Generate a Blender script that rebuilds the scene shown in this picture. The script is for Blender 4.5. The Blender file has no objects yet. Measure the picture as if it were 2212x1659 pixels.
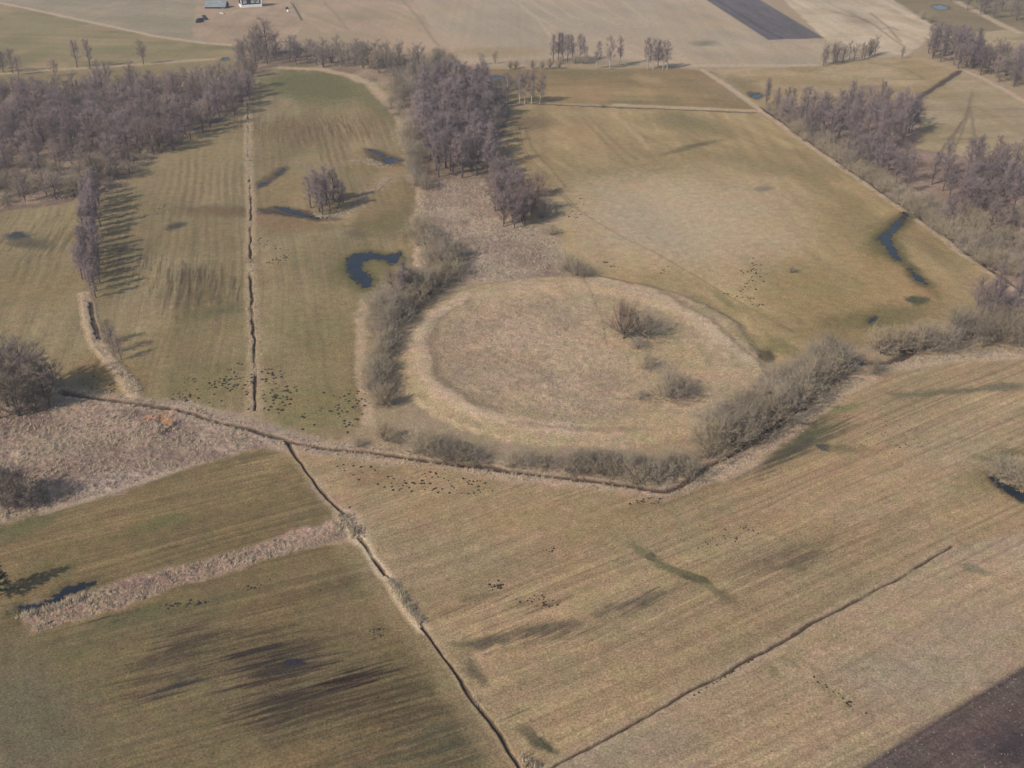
import bpy, math, random
import numpy as np

# ------------------------------------------------------------------ camera, sky, sun, exposure
scene = bpy.context.scene
COL = scene.collection
R = math.radians
CAM_H, CAM_PITCH = 100.0, 29.0            # metres above the meadow, degrees below the horizon
cam_data = bpy.data.cameras.new('camera')
cam_data.sensor_width = 36.0
cam_data.lens = 36.1
cam_data.clip_start, cam_data.clip_end = 1.0, 20000.0
cam = bpy.data.objects.new('camera', cam_data)
cam.location = (0, 0, CAM_H)
cam.rotation_euler = (R(90 - CAM_PITCH), 0, 0)
COL.objects.link(cam)
scene.camera = cam

SUN_ELEV, SHADOW_DIR = 37.0, 40.0         # shadows run towards +x and away from the camera
world = bpy.data.worlds.new('World')
scene.world = world
world.use_nodes = True
wn = world.node_tree
bg = wn.nodes['Background']
sky = wn.nodes.new('ShaderNodeTexSky')
sky.sky_type = 'NISHITA'
sky.sun_disc = False
sky.sun_elevation = R(SUN_ELEV)
sky.sun_rotation = R(90 - (SHADOW_DIR + 180))
sky.air_density, sky.dust_density, sky.ozone_density = 1.2, 1.5, 1.2
bg.inputs['Strength'].default_value = 0.11
wn.links.new(sky.outputs[0], bg.inputs['Color'])

sun_data = bpy.data.lights.new('sun', 'SUN')
sun_data.energy = 4.1
sun_data.angle = R(0.6)
sun_data.color = (1.0, 0.94, 0.85)
sun = bpy.data.objects.new('sun', sun_data)
sun.rotation_euler = (R(90 - SUN_ELEV), 0, R(SHADOW_DIR - 90))
sun.location = (-200, -200, 200)
COL.objects.link(sun)
scene.view_settings.view_transform = 'Standard'
scene.view_settings.look = 'None'
scene.view_settings.exposure = 0.0
scene.cycles.max_bounces = 4
scene.cycles.diffuse_bounces = 2
scene.cycles.volume_bounces = 0

# ------------------------------------------------------------------ survey chart -> metres on the ground
FOC, CX, CY = 2218.0, 1106.0, 829.5
cp, sp = math.cos(R(CAM_PITCH)), math.sin(R(CAM_PITCH))


def G(px, py):
    """a point of the survey chart as metres on the level ground"""
    dx, dy = (px - CX) / FOC, (CY - py) / FOC
    t = -CAM_H / (-sp + dy * cp)
    return np.array((dx * t, (cp + dy * sp) * t))


def PT(pts):
    return np.array([G(*p) for p in pts])


rng = np.random.default_rng(7)
random.seed(7)


def lin(c):
    c = np.asarray(c, float) / 255.0
    return np.where(c <= 0.04045, c / 12.92, ((c + 0.055) / 1.055) ** 2.4)


KEXP = 0.93                               # how bright a white matte ground shows in this light


def alb(r_, g_, b_):
    if r_ > b_ + 12:                      # dry late winter grass is a rather pinkish tan
        r_, g_, b_ = r_ + 2, g_ + 2, b_ + .24 * (g_ - b_)
        return lin((r_, g_, b_)) / KEXP * np.array((1.11, 1.04, 1.0))
    return lin((r_, g_, b_)) / KEXP


TAB = rng.random((256, 256)).astype(np.float32)


def noise(x, y, seed=0):
    x = x + seed * 17.31
    y = y + seed * 9.77
    xi, yi = np.floor(x), np.floor(y)
    fx, fy = (x - xi), (y - yi)
    fx = fx * fx * (3 - 2 * fx)
    fy = fy * fy * (3 - 2 * fy)
    a, b = xi.astype(np.int64) & 255, yi.astype(np.int64) & 255
    a1, b1 = (a + 1) & 255, (b + 1) & 255
    return (TAB[a, b] * (1 - fx) + TAB[a1, b] * fx) * (1 - fy) + (TAB[a, b1] * (1 - fx) + TAB[a1, b1] * fx) * fy


def fbm(x, y, seed=0, octv=4, gain=0.55):
    s, amp, tot = 0, 1.0, 0.0
    for o in range(octv):
        s = s + amp * noise(x * 2 ** o, y * 2 ** o, seed + 31 * o)
        tot += amp
        amp *= gain
    return s / tot


def sm(a, b, x):
    t = np.clip((x - a) / (b - a), 0, 1)
    return t * t * (3 - 2 * t)


# ------------------------------------------------------------------ ground sheet (finer near, coarser far)
NX, NY = 1480, 1110
rows = [G(CX, q)[1] for q in np.linspace(1930, -62, NY)]
rows = np.array([-600, -300, -100, 0, 35, 55] + rows + [740, 780, 840, 920, 1050, 1250, 1600, 2100, 2800])
rows = np.unique(rows)
us = np.concatenate(([-4, -2.6, -1.8, -1.3, -1.0, -0.85, -0.74, -0.66], np.linspace(-0.60, 0.60, NX), [0.66, 0.74, 0.85, 1.0, 1.3, 1.8, 2.6, 4]))
depth = np.maximum(rows * cp + CAM_H * sp, 90.0)
X = (us[None, :] * depth[:, None]).astype(np.float64)
Y = np.repeat(rows[:, None], len(us), 1)
SHP = X.shape
X = X.ravel()
Y = Y.ravel()
NV = X.size
XO, YO = X, Y
# a gentle waviness so that no edge in the land is ruler straight
WX = X + (fbm(X / 9, Y / 9, 1, 3) - 0.5) * 3.0 + (fbm(X / 1.6, Y / 1.6, 2, 2) - 0.5) * 1.0
WY = Y + (fbm(X / 9, Y / 9, 3, 3) - 0.5) * 3.0 + (fbm(X / 1.6, Y / 1.6, 4, 2) - 0.5) * 1.0
TX = X + (fbm(X / 5, Y / 5, 5, 3) - 0.5) * 0.9
TY = Y + (fbm(X / 5, Y / 5, 6, 3) - 0.5) * 0.9


def seg_dist(px, py, pts, closed):
    d = np.full(px.shape, 1e9)
    along = np.zeros(px.shape)
    n = len(pts)
    run = 0.0
    for i in range(n if closed else n - 1):
        a, b = pts[i], pts[(i + 1) % n]
        ab = b - a
        L2 = max(ab @ ab, 1e-9)
        t = np.clip(((px - a[0]) * ab[0] + (py - a[1]) * ab[1]) / L2, 0, 1)
        q = np.hypot(px - a[0] - t * ab[0], py - a[1] - t * ab[1])
        m = q < d
        d = np.where(m, q, d)
        along = np.where(m, run + t * math.sqrt(L2), along)
        run += math.sqrt(L2)
    return d, along


def inside(px, py, pts):
    r = np.zeros(px.shape, bool)
    n = len(pts)
    for i in range(n):
        a, b = pts[i], pts[(i + 1) % n]
        c = ((a[1] > py) != (b[1] > py))
        with np.errstate(divide='ignore', invalid='ignore'):
            xx = (b[0] - a[0]) * (py - a[1]) / (b[1] - a[1]) + a[0]
        r ^= c & (px < xx)
    return r


def poly(pts, soft=1.5, warp=True, out=None):
    """mask of a field outline: index of the vertices it touches and their weights"""
    w = PT(pts)
    px, py = (WX, WY) if warp else (X, Y)
    m = soft + 4
    idx = np.where((px > w[:, 0].min() - m) & (px < w[:, 0].max() + m) & (py > w[:, 1].min() - m) & (py < w[:, 1].max() + m))[0]
    d, _ = seg_dist(px[idx], py[idx], w, True)
    d = np.where(inside(px[idx], py[idx], w), -d, d)
    return idx, sm(soft, -soft, d)


def line(pts, width, warp=1):
    """distance to a line measured in its half widths"""
    w = PT(pts)
    px, py = ((X, Y), (TX, TY), (WX, WY))[warp]
    m = width * 3 + 3
    idx = np.where((px > w[:, 0].min() - m) & (px < w[:, 0].max() + m) & (py > w[:, 1].min() - m) & (py < w[:, 1].max() + m))[0]
    d, al = seg_dist(px[idx], py[idx], w, False)
    return idx, d, al


def blob(cx, cy, rx, ry, rot=0.0):
    c = G(cx, cy)
    ca, sa = math.cos(R(rot)), math.sin(R(rot))
    ax = G(cx + rx * ca, cy + rx * sa) - c
    ay = G(cx - ry * sa, cy + ry * ca) - c
    M = np.linalg.inv(np.array([ax, ay]).T)
    ext = 1.6 * (np.abs(ax) + np.abs(ay)) + 4
    idx = np.where((np.abs(X - c[0]) < ext[0]) & (np.abs(Y - c[1]) < ext[1]))[0]
    dx, dy = WX[idx] - c[0], WY[idx] - c[1]
    u, v = M[0, 0] * dx + M[0, 1] * dy, M[1, 0] * dx + M[1, 1] * dy
    r = np.hypot(u, v)
    ang = np.arctan2(v, u)
    r = r * (0.75 + 0.5 * fbm(WX[idx] / 7 + ang * 0.6, WY[idx] / 7, 50 + int(cx) % 40, 3))
    return idx, r


C = np.zeros((NV, 3))
C[:] = alb(146, 129, 98)
Z = np.zeros(NV)
CLS = np.zeros(NV, np.int32)


def mix(idx, w, col):
    w = np.clip(w, 0, 1)[:, None]
    C[idx] = C[idx] * (1 - w) + col * w


def mul(idx, f):
    C[idx] *= f[:, None]


def rotd(p, q):
    a, b = G(*p), G(*q)
    d = (b - a) / np.hypot(*(b - a))
    return d


def streak(idx, d, along, across, seed, octv=3):
    a = X[idx] * d[0] + Y[idx] * d[1]
    c = -X[idx] * d[1] + Y[idx] * d[0]
    c = c + (fbm(a / 40, c / 25, seed + 5, 2) - 0.5) * 5
    return fbm(a / along, c / across, seed, octv)


def field(pts, col, col2=None, direction=None, amp=0.0, along=25.0, across=0.9, soft=1.0, patch=18.0, seed=1, mottle=0.10, rough=0.0):
    idx, w = poly(pts, soft)
    c1 = alb(*col)
    c2 = alb(*(col2 or col))
    n = sm(0.36, 0.64, fbm(X[idx] / patch, Y[idx] / patch, seed, 4))[:, None]
    c = c1 * (1 - n) + c2 * n
    f = 1 + mottle * 1.7 * (fbm(X[idx] / 3.2, Y[idx] / (3.2 * np.maximum(1, Y[idx] / 190)), seed + 3, 5, .62) - 0.5)
    f = f * (1 + .30 * (fbm(X[idx] / 34, Y[idx] / 34, seed + 13, 3) - 0.5))
    if direction:
        f = f * (1 + amp * 3.8 * (streak(idx, rotd(*direction), along, across, seed + 9) - 0.5))
    if direction:
        f = f * (1 + amp * 2.0 * (streak(idx, rotd(*direction), along * 1.5, across * 5, seed + 17, 3) - 0.5))
    c = c * f[:, None]
    C[idx] = C[idx] * (1 - w[:, None]) + c * w[:, None]
    if rough:
        Z[idx] += w * rough * (fbm(X[idx] / 1.1, Y[idx] / 1.1, seed + 20, 3) - 0.35)
    return idx, w


FIELDS = [
    # far land
    dict(pts=[(-300, -80), (430, -80), (424, 0), (418, 75), (440, 92), (330, 76), (140, 36), (0, 6), (-300, -50)], col=(140, 128, 104), col2=(132, 123, 96), direction=((60, 10), (300, 40)), amp=.05, along=60, across=3, seed=11),
    dict(pts=[(-300, -48), (0, 8), (140, 38), (330, 78), (440, 93), (510, 97), (505, 126), (350, 136), (150, 150), (-300, 175)], col=(136, 121, 84), col2=(121, 112, 72), direction=((20, 90), (300, 100)), amp=.12, along=60, across=5, seed=12),
    dict(pts=[(-300, 170), (150, 150), (350, 135), (510, 128), (540, 150), (400, 175), (-300, 240)], col=(135, 119, 80), col2=(124, 112, 72), seed=13),
    dict(pts=[(430, -80), (720, -80), (635, 10), (652, 60), (600, 110), (505, 100), (440, 92), (416, 70), (424, 20)], col=(153, 132, 105), col2=(143, 125, 97), patch=9, mottle=.16, seed=14),
    dict(pts=[(640, -80), (1135, -80), (1000, 140), (975, 130), (700, 70), (650, 40)], col=(155, 134, 107), col2=(147, 130, 99), direction=((700, 10), (980, 120)), amp=.07, along=90, across=4, patch=30, seed=15),
    dict(pts=[(840, -80), (1500, -80), (1660, 85), (1790, 84), (1960, 120), (1750, 142), (1460, 143), (1000, 142), (960, 100)], col=(150, 137, 113), col2=(157, 140, 112), direction=((1150, 10), (1290, 70)), amp=.05, along=80, across=4, patch=35, seed=16),
    dict(pts=[(1610, -80), (2095, -80), (2050, 40), (2010, 80), (1960, 120), (1800, 95), (1779, 83)], col=(160, 144, 114), col2=(173, 157, 127), direction=((1700, 10), (1850, 90)), amp=.13, along=120, across=6, seed=17),
    dict(pts=[(1870, -40), (2018, 57), (2060, 80), (2300, 110), (2300, -40)], col=(122, 108, 74), col2=(112, 101, 68), seed=18),
    dict(pts=[(2050, 70), (2300, 60), (2300, 220), (2080, 140)], col=(150, 134, 98), col2=(125, 112, 76), seed=19),
    # band between the far hedge line and the straight ditch
    dict(pts=[(1000, 150), (1460, 148), (1540, 155), (1640, 236), (1160, 222), (1070, 225)], col=(134, 113, 72), col2=(120, 106, 66), direction=((1200, 190), (1500, 195)), amp=.12, along=30, across=5, seed=21, mottle=.14),
    dict(pts=[(1545, 150), (1760, 142), (1990, 122), (2080, 150), (1990, 215), (1900, 230), (1640, 236)], col=(141, 123, 80), col2=(152, 134, 96), direction=((1700, 190), (1900, 160)), amp=.10, along=20, across=5, seed=22),
    dict(pts=[(2078, 155), (2300, 250), (2300, 380), (2090, 345), (1960, 320), (1985, 215)], col=(149, 133, 99), col2=(139, 123, 84), direction=((2050, 250), (2200, 240)), amp=.10, along=14, across=4, seed=23, mottle=.16),
    dict(pts=[(1640, 236), (1990, 212), (1980, 320), (2090, 340), (2300, 380), (2300, 640), (2170, 605), (1900, 405)], col=(140, 120, 104), col2=(124, 106, 88), patch=10, seed=24, mottle=.22, rough=.35),
    # large field right of the centre
    dict(pts=[(1060, 240), (1160, 226), (1640, 246), (1760, 322), (1900, 418), (2170, 615), (2120, 690), (1990, 700), (1880, 745), (1660, 785), (1600, 700), (1500, 640), (1290, 602), (1190, 540), (1200, 470), (1130, 380)], col=(150, 131, 86), col2=(139, 121, 78), direction=((1300, 300), (1500, 420)), amp=.10, along=18, across=2.2, seed=25, mottle=.20),
    # left meadows
    dict(pts=[(-300, 470), (0, 455), (180, 428), (250, 410), (330, 345), (440, 285), (535, 225), (560, 170), (600, 148), (700, 152), (790, 182), (850, 250), (880, 330), (915, 430), (890, 500), (912, 590), (810, 640), (790, 720), (790, 860), (800, 920), (740, 945), (660, 932), (560, 895), (500, 890), (340, 862), (290, 852), (145, 852), (-300, 860)], col=(122, 109, 72), col2=(134, 120, 83), direction=((548, 850), (541, 500)), amp=.12, along=60, across=.7, seed=26, mottle=.16, patch=22),
    # marsh in the middle, scrub below the woods
    dict(pts=[(905, 392), (1060, 385), (1080, 470), (1200, 500), (1250, 595), (1000, 615), (905, 600), (890, 480)], col=(150, 134, 112), col2=(132, 115, 98), patch=7, seed=27, mottle=.26, rough=.45),
    dict(pts=[(840, 180), (1060, 150), (1110, 230), (1080, 300), (1075, 395), (910, 400), (880, 300)], col=(128, 112, 92), col2=(108, 93, 76), patch=8, seed=28, mottle=.2, rough=.3),
    dict(pts=[(-300, 250), (150, 210), (540, 180), (545, 215), (440, 285), (330, 345), (250, 412), (180, 432), (0, 460), (-300, 480)], col=(132, 114, 94), col2=(106, 92, 78), patch=9, seed=29, mottle=.24, rough=.3),
    dict(pts=[(505, 100), (620, 95), (760, 110), (900, 120), (990, 135), (1010, 150), (905, 175), (800, 178), (700, 152), (560, 165), (530, 190), (505, 140)], col=(140, 122, 98), col2=(116, 101, 80), patch=10, seed=30, mottle=.2, rough=.3),
    # reeds lower left
    dict(pts=[(-300, 860), (150, 856), (300, 862), (380, 874), (470, 905), (560, 928), (640, 955), (590, 962), (430, 1000), (180, 1080), (90, 1108), (-300, 1200)], col=(146, 127, 109), col2=(130, 111, 96), patch=8, seed=31, mottle=.24, rough=.5),
    # lower left fields
    dict(pts=[(-300, 1200), (90, 1110), (200, 1077), (430, 1001), (590, 962), (640, 985), (745, 1112), (700, 1138), (400, 1216), (50, 1308), (-300, 1400)], col=(120, 104, 66), col2=(111, 98, 62), direction=((100, 1270), (640, 1110)), amp=.18, along=60, across=.45, seed=32),
    dict(pts=[(-300, 1390), (50, 1310), (75, 1366), (230, 1322), (450, 1246), (700, 1176), (780, 1165), (905, 1345), (1030, 1512), (1160, 1680), (1250, 1900), (-600, 1900)], col=(115, 100, 64), col2=(107, 95, 62), direction=((300, 1560), (800, 1420)), amp=.19, along=60, across=.42, seed=33),
    dict(pts=[(45, 1312), (200, 1272), (400, 1217), (700, 1137), (742, 1108), (775, 1150), (700, 1175), (450, 1246), (230, 1321), (75, 1366)], col=(154, 132, 110), col2=(138, 114, 98), patch=5, seed=34, mottle=.25, rough=.45, soft=.6),
    # lower right fields
    dict(pts=[(640, 955), (700, 985), (850, 1000), (1000, 1028), (1250, 1046), (1420, 1066), (1490, 1052), (1560, 1005), (1680, 935), (1800, 855), (1900, 805), (2212, 765), (2400, 765), (2400, 1150), (2062, 1178), (1950, 1244), (1659, 1402), (1386, 1553), (1200, 1658), (1140, 1665), (1040, 1520), (910, 1350), (760, 1150)], col=(152, 130, 92), col2=(142, 124, 88), direction=((1300, 1480), (1900, 1190)), amp=.19, along=70, across=.5, seed=35, patch=20),
    dict(pts=[(1195, 1662), (1386, 1556), (1659, 1405), (1950, 1247), (2062, 1182), (2400, 1090), (2400, 1420), (2212, 1440), (1850, 1665), (1600, 1900), (1160, 1900)], col=(156, 135, 100), col2=(150, 132, 103), direction=((1400, 1640), (2100, 1260)), amp=.14, along=70, across=.45, seed=36),
    dict(pts=[(-200, 1420), (60, 1372), (110, 1430), (165, 1690), (-200, 1720)], col=(112, 102, 74), col2=(104, 96, 66), direction=((50, 1400), (120, 1640)), amp=.14, along=16, across=.5, seed=37, soft=4),
]
for f in FIELDS:
    field(**f)


# the ringwork: bank, platform and inner step
RC, RR = np.array((13.2, 195.5)), 39.0
idx = np.where(np.hypot(X - RC[0], Y - RC[1]) < 60)[0]
rr = np.hypot(WX[idx] - RC[0], WY[idx] - RC[1])
wr = sm(RR + 1.0, RR - 1.0, rr)
n = sm(.36, .64, fbm(X[idx] / 8, Y[idx] / 8, 60, 4))[:, None]
cr = alb(164, 143, 107) * (1 - n) + alb(155, 138, 99) * n
cr = cr * (1 + .30 * (fbm(X[idx] / 1.5, Y[idx] / 1.5, 61, 4) - .5))[:, None]
mix(idx, wr, cr)
inn = sm(31, 26, rr) * sm(14, 2, WX[idx] - RC[0] - .25 * (RC[1] - WY[idx]) + 5 * (fbm(X[idx] / 6, Y[idx] / 6, 64, 3) - .5))
cin = alb(163, 142, 112) * (1 - n) + alb(146, 126, 103) * n
cin = cin * (1 + .55 * (fbm(X[idx] / 1.1, Y[idx] / 1.1, 62, 4) - .5))[:, None]
mix(idx, inn * .8, cin)
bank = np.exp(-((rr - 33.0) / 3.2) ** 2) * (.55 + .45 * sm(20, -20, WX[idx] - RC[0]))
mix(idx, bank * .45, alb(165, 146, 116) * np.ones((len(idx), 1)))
Z[idx] += .5 * bank + .45 * wr - .15 * inn + wr * (.06 + .22 * inn) * (fbm(X[idx] / 1.3, Y[idx] / 1.3, 63, 3) - .5)


def patch(cx, cy, rx, ry, col, k=1.0, rot=0.0, hard=.55, d=None, sseed=0, along=14, across=.45, sk=1.0):
    """a stain in the sward: wet ground, greener or paler grass"""
    idx, r = blob(cx, cy, rx * 1.3, ry * 1.35, rot)
    r = r + .50 * (fbm(X[idx] / 1.1, Y[idx] / 1.1, 72 + sseed, 3, .65) - .5)
    if d is not None:
        r = r + 2.6 * (streak(idx, rotd(*d), along * .8, across * .8, 75 + sseed, 3) - .5)
    w = sm(1.1, hard, r)
    k = min(1.0, k * 1.25)
    if d is not None:
        s = streak(idx, rotd(*d), along, across, 70 + sseed, 3)
        w = w * np.clip(1 - sk + sk * 2.2 * sm(.38, .66, s), 0, 1)
    mix(idx, w * k, alb(*col) * (1 + .25 * (fbm(X[idx] / 1.2, Y[idx] / 1.2, 71, 3) - .5))[:, None])
    return idx, w


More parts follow.
